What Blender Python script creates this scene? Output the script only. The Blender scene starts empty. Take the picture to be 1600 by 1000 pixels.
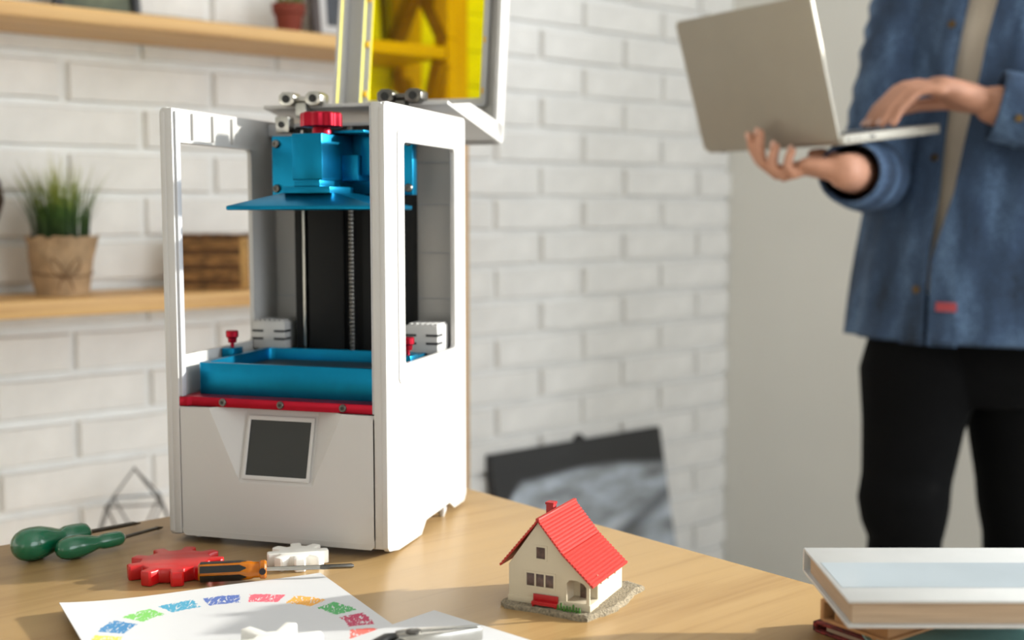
import bpy, bmesh, math, random
from math import sin, cos, pi, radians, sqrt, atan2
from mathutils import Vector, Matrix, noise

random.seed(7)
SC = bpy.context.scene
COL = SC.collection
TZ = 0.75                      # table top height above the floor

# ------------------------------------------------------------------ camera
cam_d = bpy.data.cameras.new('camera')
cam_d.sensor_width = 36.0
cam_d.lens = 1898.56 / 1600 * 36
cam_d.clip_start = 0.05
cam_d.dof.use_dof = True
cam_d.dof.focus_distance = 1.0
cam_d.dof.aperture_fstop = 3.8
cam = bpy.data.objects.new('camera', cam_d)
COL.objects.link(cam)
cam.location = (0, 0, TZ + 0.3064)
cam.rotation_euler = (pi / 2 - 0.0899, 0.0006, 0)
SC.camera = cam

# ------------------------------------------------------------------ world, sun, exposure
wd = bpy.data.worlds.new('world'); SC.world = wd
wd.use_nodes = True
wd.node_tree.nodes['Background'].inputs[0].default_value = (0.96, 0.98, 1.0, 1)
wd.node_tree.nodes['Background'].inputs[1].default_value = 0.8

SUN_AZ = Vector((-0.972, -0.225)).normalized()      # travel direction of the sunlight on the floor plan
SUN_EL = radians(16)
sun_d = bpy.data.lights.new('sun', 'SUN')
sun_d.energy = 9.0
sun_d.angle = radians(1.6)
sun_d.color = (1.0, 0.955, 0.88)
sun = bpy.data.objects.new('sun', sun_d); COL.objects.link(sun)
sdir = Vector((SUN_AZ.x * cos(SUN_EL), SUN_AZ.y * cos(SUN_EL), -sin(SUN_EL)))
sun.rotation_euler = sdir.to_track_quat('-Z', 'Y').to_euler()
sun.location = (4, 3, 3)

# daylight entering through the window in the plaster wall
wl_d = bpy.data.lights.new('window_daylight', 'AREA'); wl_d.shape = 'RECTANGLE'; wl_d.size = 1.9; wl_d.size_y = 1.45
wl_d.energy = 58; wl_d.color = (0.90, 0.96, 1.0)
wlo = bpy.data.objects.new('window_daylight', wl_d); COL.objects.link(wlo)
_c = Vector((-0.834, 1.98, 0)) + Vector((cos(.7054), sin(.7054), 0)) * (1.825 + .04) - Vector((-sin(.7054), cos(.7054), 0)) * 2.30
wlo.location = (_c.x, _c.y, 1.575)
wlo.rotation_euler = Vector((-cos(.7054), -sin(.7054), 0)).to_track_quat('-Z', 'Z').to_euler()

# fill light added behind the camera, in an invented window, to brighten the bricks
w2_d = bpy.data.lights.new('fill_light_front', 'AREA'); w2_d.shape = 'RECTANGLE'; w2_d.size = 1.8; w2_d.size_y = 2.0
w2_d.energy = 47; w2_d.color = (0.89, 0.95, 1.0)
w2o = bpy.data.objects.new('fill_light_front', w2_d); COL.objects.link(w2o)
_c = Vector((-0.834, 1.98, 0)) + Vector((cos(.7054), sin(.7054), 0)) * .80 - Vector((-sin(.7054), cos(.7054), 0)) * 4.24
w2o.location = (_c.x, _c.y, 1.40)
w2o.rotation_euler = Vector((-sin(.7054), cos(.7054), 0)).to_track_quat('-Z', 'Z').to_euler()

SC.view_settings.view_transform = 'Standard'
SC.view_settings.look = 'None'
SC.view_settings.gamma = 1.0
SC.view_settings.use_curve_mapping = False
SC.view_settings.exposure = 0.0

# ------------------------------------------------------------------ materials
def srgb(r, g, b):
    def f(c):
        c /= 255.0
        return c / 12.92 if c <= 0.04045 else ((c + 0.055) / 1.055) ** 2.4
    return (f(r), f(g), f(b), 1.0)

class NT:
    """small helper round a node tree"""
    def __init__(s, mat):
        s.t = mat.node_tree; s.n = s.t.nodes; s.l = s.t.links
    def add(s, typ, **kw):
        nd = s.n.new(typ)
        for k, v in kw.items(): setattr(nd, k, v)
        return nd
    def link(s, a, b): s.l.new(a, b)
    def math(s, op, a, b=None, c=None):
        nd = s.add('ShaderNodeMath', operation=op)
        for i, v in enumerate((a, b, c)):
            if v is None: continue
            if isinstance(v, (int, float)): nd.inputs[i].default_value = v
            else: s.link(v, nd.inputs[i])
        return nd.outputs[0]
    def mix(s, fac, a, b):
        nd = s.add('ShaderNodeMix', data_type='RGBA')
        for i, v in ((0, fac), (6, a), (7, b)):
            if isinstance(v, (int, float)): nd.inputs[i].default_value = v
            elif isinstance(v, tuple): nd.inputs[i].default_value = v
            else: s.link(v, nd.inputs[i])
        return nd.outputs[2]
    def ramp(s, fac, stops, interp='LINEAR'):
        nd = s.add('ShaderNodeValToRGB'); cr = nd.color_ramp; cr.interpolation = interp
        while len(cr.elements) < len(stops): cr.elements.new(0.5)
        for e, (p, c) in zip(cr.elements, stops): e.position = p; e.color = c
        s.link(fac, nd.inputs[0]); return nd.outputs[0]
    def noise(s, vec, scale, detail=3, rough=0.55, dist=0.0):
        nd = s.add('ShaderNodeTexNoise')
        nd.inputs['Scale'].default_value = scale; nd.inputs['Detail'].default_value = detail
        nd.inputs['Roughness'].default_value = rough; nd.inputs['Distortion'].default_value = dist
        if vec is not None: s.link(vec, nd.inputs['Vector'])
        return nd.outputs[0]
    def mapping(s, vec, scale=(1, 1, 1), rot=(0, 0, 0), loc=(0, 0, 0)):
        nd = s.add('ShaderNodeMapping')
        nd.inputs['Scale'].default_value = scale; nd.inputs['Rotation'].default_value = rot
        nd.inputs['Location'].default_value = loc
        s.link(vec, nd.inputs['Vector']); return nd.outputs[0]
    def bump(s, h, strength, dist=0.002):
        nd = s.add('ShaderNodeBump'); nd.inputs['Strength'].default_value = strength
        nd.inputs['Distance'].default_value = dist
        s.link(h, nd.inputs['Height'])
        s.link(nd.outputs[0], s.n['Principled BSDF'].inputs['Normal'])

def mat(name, col, rough=0.5, metal=0.0, var=0.06, scale=30, bump=0.0, bscale=200, bdist=0.001, coat=0.0, spec=0.5, stretch=(1, 1, 1), coords='Object'):
    m = bpy.data.materials.new(name); m.use_nodes = True
    t = NT(m); p = t.n['Principled BSDF']
    p.inputs['Roughness'].default_value = rough
    p.inputs['Metallic'].default_value = metal
    p.inputs['Coat Weight'].default_value = coat
    p.inputs['Specular IOR Level'].default_value = spec
    tc = t.add('ShaderNodeTexCoord')
    v = t.mapping(tc.outputs[coords], scale=stretch)
    nz = t.noise(v, scale)
    d = tuple(max(0, c * (1 - var * 2)) for c in col[:3]) + (1,)
    l = tuple(min(1, c * (1 + var)) for c in col[:3]) + (1,)
    t.link(t.ramp(nz, [(0.3, d), (0.7, l)]), p.inputs['Base Color'])
    if bump:
        t.bump(t.noise(v, bscale, 4), bump, bdist)
    return m

def wood(name, base, dark, axis=0, scale=1.0, rough=0.4, contrast=1.0, coat=0.0):
    m = bpy.data.materials.new(name); m.use_nodes = True
    t = NT(m); p = t.n['Principled BSDF']
    p.inputs['Roughness'].default_value = rough
    p.inputs['Coat Weight'].default_value = coat
    p.inputs['Coat Roughness'].default_value = 0.25
    tc = t.add('ShaderNodeTexCoord')
    s = [28 * scale, 28 * scale, 28 * scale]; s[axis] = 1.6 * scale
    v = t.mapping(tc.outputs['Object'], scale=tuple(s))
    n1 = t.noise(v, 1.0, 5, 0.6, 0.6)
    s2 = [150 * scale] * 3; s2[axis] = 6 * scale
    n2 = t.noise(t.mapping(tc.outputs['Object'], scale=tuple(s2)), 1.0, 3, 0.6)
    f = t.math('ADD', t.math('MULTIPLY', n1, 0.65), t.math('MULTIPLY', n2, 0.35))
    lite = tuple(min(1, c * (1 + .12 * contrast)) for c in base[:3]) + (1,)
    t.link(t.ramp(f, [(0.33, dark), (0.5, base), (0.68, lite)]), p.inputs['Base Color'])
    t.bump(n2, 0.08, 0.0006)
    return m

M = {}
M['mortar'] = mat('white_mortar', srgb(248, 247, 245), 0.85, var=0.03, scale=14, bump=0.5, bscale=60, bdist=0.003)
M['brick'] = mat('white_painted_brick', srgb(243, 241, 238), 0.75, var=0.035, scale=18, bump=0.45, bscale=45, bdist=0.004)
M['plaster'] = mat('grey_beige_plaster', srgb(231, 229, 222), 0.9, var=0.012, scale=3, bump=0.1, bscale=150)
M['floor'] = wood('floor_boards', srgb(170, 164, 154), srgb(140, 134, 124), 0, 0.6)
M['ceil'] = mat('ceiling_paint', srgb(235, 233, 228), 0.9, var=0.01)
M['shelf'] = wood('shelf_pine', srgb(222, 178, 116), srgb(190, 140, 84), 0, 0.8, 0.5)
M['post'] = wood('post_pine', srgb(222, 176, 112), srgb(190, 136, 78), 2, 0.8, 0.5)
M['table'] = wood('beech_laminate', srgb(164, 133, 88), srgb(142, 109, 65), 0, 0.75, 0.38, 0.5, coat=0.15)
M['white'] = mat('white_plastic', srgb(191, 189, 187), 0.32, var=0.01, scale=8, coat=0.1)
M['greyw'] = mat('pale_grey_plastic', srgb(184, 186, 191), 0.4, var=0.02, scale=12)
M['black'] = mat('black_anodised_metal', srgb(13, 13, 13), 0.6, 0.0, var=0.1, spec=0.25)
M['blackp'] = mat('black_plastic', srgb(20, 20, 20), 0.35, var=0.1)
M['steel'] = mat('steel', srgb(190, 188, 182), 0.28, 1.0, var=0.08, scale=60)
M['darksteel'] = mat('dark_steel', srgb(110, 108, 104), 0.35, 1.0, var=0.1, scale=60)
M['blue'] = mat('blue_anodised_aluminium', srgb(0, 118, 158), 0.33, 0.85, var=0.04, scale=50, bump=0.05, bscale=900)
M['red'] = mat('red_anodised_aluminium', srgb(158, 8, 36), 0.32, 0.75, var=0.05, scale=50)
M['screen'] = mat('dark_screen_glass', srgb(34, 35, 33), 0.35, var=0.02)
M['film'] = mat('dark_resin_film', srgb(28, 30, 34), 0.5, var=0.05)
M['redpl'] = mat('red_plastic', srgb(188, 12, 18), 0.32, var=0.03, scale=40, coat=0.15)
M['whitepl'] = mat('white_printed_plastic', srgb(240, 238, 232), 0.4, var=0.01)
M['green'] = mat('green_lacquered_wood', srgb(10, 96, 64), 0.25, var=0.08, scale=25, coat=0.5)
M['paper'] = mat('white_paper', srgb(197, 197, 199), 0.8, var=0.01, scale=12)
M['housewall'] = mat('cream_model_plastic', srgb(200, 188, 164), 0.5, var=0.02)
M['roof'] = mat('red_roof_plastic', srgb(170, 29, 15), 0.5, var=0.05, scale=200)
M['redbench'] = mat('bench_red_plastic', srgb(170, 14, 22), 0.4, var=0.05)
M['fence'] = mat('fence_green_plastic', srgb(58, 110, 32), 0.6, var=0.2, scale=300)
M['ground'] = mat('model_ground_grit', srgb(150, 138, 116), 0.95, var=0.25, scale=500, bump=1.0, bscale=700, bdist=0.002)
M['glassd'] = mat('model_window_brown', srgb(96, 74, 66), 0.15, var=0.3, scale=160)
M['kraft'] = mat('kraft_paper', srgb(176, 146, 112), 0.85, var=0.14, scale=40, bump=0.8, bscale=60, bdist=0.004)
M['string'] = mat('brown_string', srgb(120, 88, 58), 0.9, var=0.2, scale=200)
M['soil'] = mat('dark_soil', srgb(40, 32, 24), 0.95, var=0.3, scale=200)
M['terra'] = mat('terracotta', srgb(126, 52, 36), 0.8, var=0.08, scale=30)
M['darkwood'] = wood('dark_brown_wood', srgb(58, 38, 28), srgb(34, 22, 16), 2, 1.2)
M['frameb'] = mat('black_frame_lacquer', srgb(34, 33, 36), 0.35, var=0.05)
M['mat'] = mat('white_mount_card', srgb(214, 212, 212), 0.85, var=0.01)
M['wire'] = mat('grey_wire', srgb(92, 90, 88), 0.4, 0.8, var=0.1)
M['skin'] = mat('skin', srgb(196, 142, 116), 0.55, var=0.07, scale=30, bump=0.1, bscale=260)
M['nail'] = mat('finger_nail', srgb(214, 168, 150), 0.3, var=0.02)
M['hair'] = mat('dark_brown_hair', srgb(44, 32, 24), 0.6, var=0.3, scale=80, stretch=(1, 1, 0.2))
M['tee'] = mat('off_white_tshirt', srgb(196, 184, 168), 0.9, var=0.04, scale=18, bump=0.3, bscale=60, bdist=0.004)
M['jeans'] = mat('black_jeans', srgb(9, 9, 10), 0.95, spec=0.12, var=0.12, scale=20, bump=0.3, bscale=50, bdist=0.004)
M['shoe'] = mat('white_shoe_leather', srgb(220, 218, 214), 0.5, var=0.03)
M['laptop'] = mat('silver_aluminium', srgb(164, 158, 146), 0.42, 0.4, var=0.015, scale=20)
M['button'] = mat('brass_button', srgb(110, 86, 50), 0.4, 0.7, var=0.1)
M['basket'] = mat('dry_bark_fibre', srgb(150, 108, 62), 0.85, var=0.35, scale=50, bump=0.6, bscale=160, bdist=0.003, stretch=(1, 1, 3))
M['basket2'] = mat('dark_bark_fibre', srgb(104, 70, 38), 0.85, var=0.35, scale=60, bump=0.6, bscale=160, bdist=0.003, stretch=(1, 1, 3))
M['basket3'] = mat('pale_straw_fibre', srgb(196, 152, 88), 0.85, var=0.2, scale=60, bump=0.6, bscale=160, bdist=0.003)

def denim():
    m = bpy.data.materials.new('blue_denim'); m.use_nodes = True
    t = NT(m); p = t.n['Principled BSDF']; p.inputs['Roughness'].default_value = 0.9
    tc = t.add('ShaderNodeTexCoord')
    n1 = t.noise(t.mapping(tc.outputs['Object'], scale=(1, 1, .35)), 16, 4)
    n2 = t.noise(tc.outputs['Object'], 260, 2)
    f = t.math('ADD', t.math('MULTIPLY', n1, 0.7), t.math('MULTIPLY', n2, 0.3))
    t.link(t.ramp(f, [(0.32, srgb(28, 40, 56)), (0.5, srgb(54, 74, 102)), (0.7, srgb(106, 134, 168))]), p.inputs['Base Color'])  # denim tones spread wider to paint in lit cloth and dark folds
    t.bump(n1, 0.5, 0.006)
    return m
M['denim'] = denim()

def amber():
    m = bpy.data.materials.new('amber_acetate'); m.use_nodes = True
    t = NT(m); p = t.n['Principled BSDF']
    p.inputs['Base Color'].default_value = srgb(216, 126, 14)
    p.inputs['Roughness'].default_value = 0.15
    p.inputs['Transmission Weight'].default_value = 0.45
    p.inputs['IOR'].default_value = 1.45
    tc = t.add('ShaderNodeTexCoord'); nz = t.noise(tc.outputs['Object'], 60)
    t.link(t.ramp(nz, [(.3, srgb(186, 98, 4)), (.7, srgb(214, 126, 16))]), p.inputs['Base Color'])
    return m
M['amber'] = amber()

def yellow_pane():
    m = bpy.data.materials.new('yellow_acrylic'); m.use_nodes = True
    t = NT(m); t.n.remove(t.n['Principled BSDF'])
    tr = t.add('ShaderNodeBsdfTransparent')
    tc = t.add('ShaderNodeTexCoord'); nz = t.noise(tc.outputs['Object'], 20)
    t.link(t.ramp(nz, [(.3, (.97, .90, .0, 1)), (.7, (.98, .92, .0, 1))]), tr.inputs[0])
    gl = t.add('ShaderNodeBsdfGlossy'); gl.inputs['Roughness'].default_value = 0.05
    mx = t.add('ShaderNodeMixShader'); mx.inputs[0].default_value = 0.012
    t.link(tr.outputs[0], mx.inputs[1]); t.link(gl.outputs[0], mx.inputs[2])
    t.link(mx.outputs[0], t.n['Material Output'].inputs[0])
    return m
M['yellow'] = yellow_pane()
M['yellowtab'] = mat('yellow_acrylic_edge', srgb(226, 178, 40), 0.3, var=0.03)

def glass():
    m = bpy.data.materials.new('window_glass'); m.use_nodes = True
    t = NT(m); t.n.remove(t.n['Principled BSDF'])
    tr = t.add('ShaderNodeBsdfTransparent'); tr.inputs[0].default_value = (.97, .98, .97, 1)
    gl = t.add('ShaderNodeBsdfGlossy'); gl.inputs['Roughness'].default_value = 0.02
    mx = t.add('ShaderNodeMixShader'); mx.inputs[0].default_value = 0.04
    t.link(tr.outputs[0], mx.inputs[1]); t.link(gl.outputs[0], mx.inputs[2])
    t.link(mx.outputs[0], t.n['Material Output'].inputs[0])
    return m
M['glass'] = glass()

# ------------------------------------------------------------------ mesh helpers
class MB:
    def __init__(s): s.v = []; s.f = []
    def _add(s, vs, fs):
        o = len(s.v); s.v += [tuple(a) for a in vs]; s.f += [tuple(i + o for i in f) for f in fs]
        return s
    def box(s, x0, x1, y0, y1, z0, z1, mx=None):
        vs = [Vector((x, y, z)) for z in (z0, z1) for y in (y0, y1) for x in (x0, x1)]
        if mx: vs = [mx @ v for v in vs]
        return s._add(vs, [(0, 2, 3, 1), (4, 5, 7, 6), (0, 1, 5, 4), (2, 6, 7, 3), (0, 4, 6, 2), (1, 3, 7, 5)])
    def prism(s, poly, axis, a, b):
        """polygon extruded along axis (0,1,2) between a and b; polygon in the other two axes"""
        n = len(poly); vs = []
        for t in (a, b):
            for (p, q) in poly:
                vs.append((t, p, q) if axis == 0 else (p, t, q) if axis == 1 else (p, q, t))
        fs = [tuple(range(n))[::-1], tuple(range(n, 2 * n))]
        fs += [(i, (i + 1) % n, n + (i + 1) % n, n + i) for i in range(n)]
        return s._add(vs, fs)
    def rings(s, rings, close=True, caps=True):
        n = len(rings[0]); vs = [p for r in rings for p in r]; fs = []
        for k in range(len(rings) - 1):
            for i in range(n if close else n - 1):
                j = (i + 1) % n
                fs.append((k * n + i, k * n + j, (k + 1) * n + j, (k + 1) * n + i))
        if caps and close:
            fs.append(tuple(range(n))[::-1]); fs.append(tuple((len(rings) - 1) * n + i for i in range(n)))
        return s._add(vs, fs)
    def tube(s, pts, rad, n=12, caps=True, flat=None, roundcap=False):
        pts = [Vector(p) for p in pts]
        if isinstance(rad, (int, float)): rad = [rad] * len(pts)
        if roundcap:
            d0 = (pts[0] - pts[1]).normalized(); d1 = (pts[-1] - pts[-2]).normalized()
            r0, r1 = rad[0], rad[-1]
            pre = [(pts[0] + d0 * r0 * k, r0 * q) for k, q in ((1.0, .05), (.85, .52), (.5, .86))]
            post = [(pts[-1] + d1 * r1 * k, r1 * q) for k, q in ((.5, .86), (.85, .52), (1.0, .05))]
            pts = [a for a, _ in pre] + pts + [a for a, _ in post]
            rad = [b for _, b in pre] + list(rad) + [b for _, b in post]
        rs = []; up = None
        for i, p in enumerate(pts):
            d = (pts[min(i + 1, len(pts) - 1)] - pts[max(i - 1, 0)]).normalized()
            if up is None:
                up = Vector((0, 0, 1)) if abs(d.z) < 0.9 else Vector((1, 0, 0))
            x = up.cross(d).normalized(); y = d.cross(x).normalized(); up = y
            rs.append([p + x * cos(2 * pi * k / n) * rad[i] + y * sin(2 * pi * k / n) * rad[i] * (flat or 1) for k in range(n)])
        return s.rings(rs, True, caps)
    def cyl(s, p0, p1, r0, r1=None, n=20): return s.tube([p0, p1], [r0, r0 if r1 is None else r1], n)
    def lathe(s, prof, n=24, c=(0, 0, 0), caps=True):
        return s.rings([[(c[0] + r * cos(2 * pi * k / n), c[1] + r * sin(2 * pi * k / n), c[2] + z) for k in range(n)] for r, z in prof], True, caps)
    def ell(s, c, r, mx=None, n=16, m=10):
        rs = []
        for i in range(m + 1):
            a = -pi / 2 + pi * i / m; q = max(cos(a), 0.02)
            ring = [Vector((r[0] * q * cos(2 * pi * k / n), r[1] * q * sin(2 * pi * k / n), r[2] * sin(a))) for k in range(n)]
            rs.append([(mx @ p if mx else p) + Vector(c) for p in ring])
        return s.rings(rs)
    def move(s, mx): s.v = [tuple(mx @ Vector(p)) for p in s.v]; return s
    def mesh(s, name, bevel=0.0, seg=2, ang=32, remesh=None, smooth=True):
        me = bpy.data.meshes.new(name); me.from_pydata(s.v, [], s.f)
        bm = bmesh.new(); bm.from_mesh(me)
        bmesh.ops.recalc_face_normals(bm, faces=bm.faces)
        if bevel:
            es = [e for e in bm.edges if len(e.link_faces) == 2 and e.calc_face_angle(0) > radians(ang)]
            bmesh.ops.bevel(bm, geom=es, offset=bevel, segments=seg, affect='EDGES', profile=0.5, clamp_overlap=True)
        bm.to_mesh(me); bm.free()
        if smooth:
            me.polygons.foreach_set('use_smooth', [True] * len(me.polygons))
            if not remesh: me.set_sharp_from_angle(angle=radians(38))
        return me
    def build(s, name, m, parent=None, bevel=0.0, loc=None, seg=2, rot=None, **kw):
        return link(name, s.mesh(name, bevel, seg, **kw), m, parent, loc, rot)

def link(name, me, m, parent=None, loc=None, rot=None):
    o = bpy.data.objects.new(name, me); COL.objects.link(o)
    if m is not None:
        mm = M[m] if isinstance(m, str) else m
        if not me.materials: me.materials.append(mm)
        else: me.materials[0] = mm
    if parent is not None: o.parent = parent
    if loc is not None: o.location = loc
    if rot is not None: o.rotation_euler = rot
    return o

def tag(o, label=None, cat=None, group=None, kind=None):
    for k, v in (('label', label), ('category', cat), ('group', group), ('kind', kind)):
        if v: o[k] = v
    return o

def thing(name, loc, rz=0.0, label=None, cat=None, group=None):
    o = bpy.data.objects.new(name, None); COL.objects.link(o)
    o.location = loc; o.rotation_euler = (0, 0, rz); o.empty_display_size = 0.02
    return tag(o, label, cat, group)

def bake_remesh(o, voxel, smooth_it=2):
    """union of overlapping shells into one continuous surface"""
    md = o.modifiers.new('r', 'REMESH'); md.mode = 'VOXEL'; md.voxel_size = voxel; md.use_smooth_shade = True
    if smooth_it:
        sm = o.modifiers.new('s', 'SMOOTH'); sm.iterations = smooth_it; sm.factor = 0.5
    bpy.context.view_layer.update()
    ev = o.evaluated_get(bpy.context.evaluated_depsgraph_get())
    me = bpy.data.meshes.new_from_object(ev)
    me.name = o.data.name
    o.modifiers.clear(); old = o.data; o.data = me
    return o

def plate(outer, holes, thick, axis, at):
    """flat plate with holes, outline in the plane normal to axis, from 'at' to at+thick"""
    bm = bmesh.new()
    def P(a, b): return (at, a, b) if axis == 0 else (a, at, b) if axis == 1 else (a, b, at)
    es = []
    for lp in [outer] + holes:
        vs = [bm.verts.new(P(*q)) for q in lp]
        es += [bm.edges.new((vs[i], vs[(i + 1) % len(vs)])) for i in range(len(vs))]
    bmesh.ops.triangle_fill(bm, use_beauty=True, use_dissolve=False, edges=es)
    d = Vector((0, 0, 0)); d[axis] = thick
    r = bmesh.ops.extrude_face_region(bm, geom=list(bm.faces))
    bmesh.ops.translate(bm, vec=d, verts=[g for g in r['geom'] if isinstance(g, bmesh.types.BMVert)])
    bmesh.ops.recalc_face_normals(bm, faces=bm.faces)
    mb = MB(); bm.verts.index_update()
    mb.v = [tuple(v.co) for v in bm.verts]; mb.f = [tuple(v.index for v in f.verts) for f in bm.faces]
    bm.free(); return mb

def rrect(x0, x1, y0, y1, r, n=4):
    out = []
    for cx, cy, a in ((x1 - r, y1 - r, 0), (x0 + r, y1 - r, pi / 2), (x0 + r, y0 + r, pi), (x1 - r, y0 + r, 1.5 * pi)):
        out += [(cx + r * cos(a + pi / 2 * k / n), cy + r * sin(a + pi / 2 * k / n)) for k in range(n + 1)]
    return out

# ------------------------------------------------------------------ the room
PHI = 0.7054
W3 = Vector((cos(PHI), sin(PHI), 0)); N3 = Vector((-sin(PHI), cos(PHI), 0))     # along the brick wall; into the brick wall
P0 = Vector((-0.834, 1.98, 0))
def WP(s, off, z): return P0 + W3 * s - N3 * off + Vector((0, 0, z + TZ))       # wall coordinates, z counted from the table top
SCORNER = 1.825
CEIL = 2.7

floor = MB().box(-5, 6, -4, 7, -0.05, 0).build('floor', 'floor'); tag(floor, 'brown wooden floor boards of the room', 'floor', kind='structure')

wall = thing('wall_back', WP(0, 0, -TZ), PHI, 'white painted brick wall with thick pale mortar joints', 'wall')
tag(wall, kind='structure')
# local x along the wall, local y into the wall, z from the floor
MB().box(-2.4, SCORNER, 0.0, 0.12, 0, CEIL).build('mortar_bed', 'mortar', wall)
PITCH, BL, JT = 0.0757, 0.2645, 0.0120
variants = []
for k in range(8):
    rnd = random.Random(50 + k)
    L, H, Dp = BL - JT, PITCH - JT, 0.013
    nx = 5
    pts_b, pts_f = [], []
    # outline rounded and wobbly; back ring on the mortar, front ring inset
    def outline(ins, wob):
        o = []
        xs = [-L / 2 + ins + (L - 2 * ins) * i / nx for i in range(nx + 1)]
        for x in xs: o.append((x, -H / 2 + ins + rnd.uniform(-wob, wob)))
        for x in reversed(xs): o.append((x, H / 2 - ins + rnd.uniform(-wob, wob)))
        return o
    o0 = outline(0.0, 0.0012); 
    o1 = [(x * 0.978, z * 0.92) for x, z in o0]
    mb = MB()
    r0 = [(x, 0.002, z) for x, z in o0]; r1 = [(x * 0.995, -Dp * 0.62, z * .985) for x, z in o0]
    r2 = [(x, -Dp + rnd.uniform(-.0008, .0012), z) for x, z in o1]
    mb.rings([r0, r1, r2], True, False)
    n = len(o0); mb.f.append(tuple(2 * n + i for i in range(n)))
    variants.append(mb.mesh('brick'))
    variants[-1].materials.append(M['brick'])
row = 0
z_lo = 0.0310 - PITCH * 11
while True:
    zb = z_lo + PITCH * row
    if zb > 1.2 or zb + TZ + PITCH > CEIL: break
    if zb + TZ < -0.03: row += 1; continue
    k = row - 11
    off = 0.1108 if k % 2 == 0 else -0.0214
    m = -4
    while True:
        a = off + BL * m; b = a + BL
        m += 1
        if a > SCORNER - 0.03: break
        if b < -0.62: continue
        b = min(b, SCORNER + JT / 2)
        o = bpy.data.objects.new('brick', random.choice(variants)); COL.objects.link(o); o.parent = wall
        o.location = ((a + b) / 2 + random.uniform(-.0015, .0015), random.uniform(-.0015, .0025), zb + PITCH / 2 + TZ + random.uniform(-.0012, .0012))
        o.scale = ((b - a - JT) / (BL - JT), 1, 1)
        o.rotation_euler = (random.uniform(-.012, .012), 0 if random.random() < .5 else pi, random.uniform(-.006, .006)) 
        if o.rotation_euler[1] != 0: o.rotation_euler = (0, random.choice((0, 1)) * pi, 0)
    row += 1

# plain wall running from the corner towards the room, with the window further along
K = WP(SCORNER, 0, -TZ)
wr = thing('wall_right', K, PHI - pi / 2, 'smooth grey beige plaster wall meeting the brick wall', 'wall'); tag(wr, kind='structure')
WS0, WS1, WZ0, WZ1 = 1.30, 3.30, 0.80, 2.35
WMU = 2.80            # mullion
pm = plate([(0, 0), (4.2, 0), (4.2, CEIL), (0, CEIL)], [[(WS0, WZ0), (WS1, WZ0), (WS1, WZ1), (WS0, WZ1)]], 0.14, 1, 0.0)
pm.build('plaster_face', 'plaster', wr, smooth=False)
win = thing('window_1', K, PHI - pi / 2, 'white framed window in the plaster wall', 'window'); tag(win, kind='structure')
fr = plate([(WS0, WZ0), (WS1, WZ0), (WS1, WZ1), (WS0, WZ1)], [[(a, WZ0 + .05), (b, WZ0 + .05), (b, WZ1 - .05), (a, WZ1 - .05)] for a, b in ((WS0 + .05, WMU - .03), (WMU + .03, WS1 - .05))], 0.05, 1, 0.05)
fr.build('window_frame', 'white', win)
for a, b in ((WS0 + .05, WMU - .03), (WMU + .03, WS1 - .05)):
    MB().box(a, b, 0.073, 0.077, WZ0 + .05, WZ1 - .05).build('pane', 'glass', win)
MB().box(WS0 - .03, WS1 + .03, -0.12, 0.05, WZ0 - .03, WZ0).build('window_sill', 'white', win, bevel=.004)
wl = thing('wall_left', WP(-2.4, 0, -TZ), PHI - pi / 2, 'plain white wall added at the far left end of the room', 'wall'); tag(wl, kind='structure')  # unseen wall, added to close off ambient light from the left
MB().box(0, 4.2, -.12, 0, 0, CEIL).build('plaster_face', 'plaster', wl)
wf_ = thing('wall_front', WP(0, 4.2, -TZ), PHI, 'plain white wall with an added window opening opposite the brick wall', 'wall'); tag(wf_, kind='structure')  # unseen wall, added to limit ambient light from behind the camera
F0, F1, FZ0, FZ1 = -.15, 1.75, .35, 2.45
plate([(-2.4, 0), (SCORNER, 0), (SCORNER, CEIL), (-2.4, CEIL)], [[(F0, FZ0), (F1, FZ0), (F1, FZ1), (F0, FZ1)]], -.14, 1, 0.0).build('plaster_face', 'plaster', wf_, smooth=False)
win2 = thing('added_window', WP(0, 4.2, -TZ), PHI, 'tall white framed window added opposite the brick wall for fill light', 'window'); tag(win2, kind='structure')  # unseen window, made up as the opening for the fill light
plate([(F0, FZ0), (F1, FZ0), (F1, FZ1), (F0, FZ1)], [[(F0 + .05, FZ0 + .05), ((F0 + F1) / 2 - .03, FZ0 + .05), ((F0 + F1) / 2 - .03, FZ1 - .05), (F0 + .05, FZ1 - .05)], [((F0 + F1) / 2 + .03, FZ0 + .05), (F1 - .05, FZ0 + .05), (F1 - .05, FZ1 - .05), ((F0 + F1) / 2 + .03, FZ1 - .05)]], -.05, 1, -.05).build('window_frame', 'white', win2)
cl = MB().box(-2.5, SCORNER + .1, -4.3, .1, CEIL, CEIL + .05).build('ceiling', 'ceil', None, loc=WP(0, 0, -TZ), rot=(0, 0, PHI)); tag(cl, 'white ceiling', 'ceiling', kind='structure')

# ------------------------------------------------------------------ table
TW1, TN1 = 0.823, 1.140       # right edge and back edge in (w, n) coordinates from the camera foot
tb = thing('desk', tuple(W3 * 0.173 + N3 * 0.70), PHI, 'light beech desk with a smooth top in front of the brick wall', 'desk')
TT = 0.028
MB().box(-0.65, TW1 - 0.173, -0.40, TN1 - 0.70, TZ - TT, TZ).build('tabletop', 'table', tb, bevel=.003)
for sx, sy in ((-.58, -.33), (.58, -.33), (-.58, .37), (.58, .37)):
    MB().box(sx - .025, sx + .025, sy - .025, sy + .025, 0, TZ - TT).build('leg', 'white', tb, bevel=.003)
for sy in (-.33, .37):
    MB().box(-.555, .555, sy - .012, sy + .012, TZ - TT - .07, TZ - TT).build('apron', 'white', tb, bevel=.002)

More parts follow.
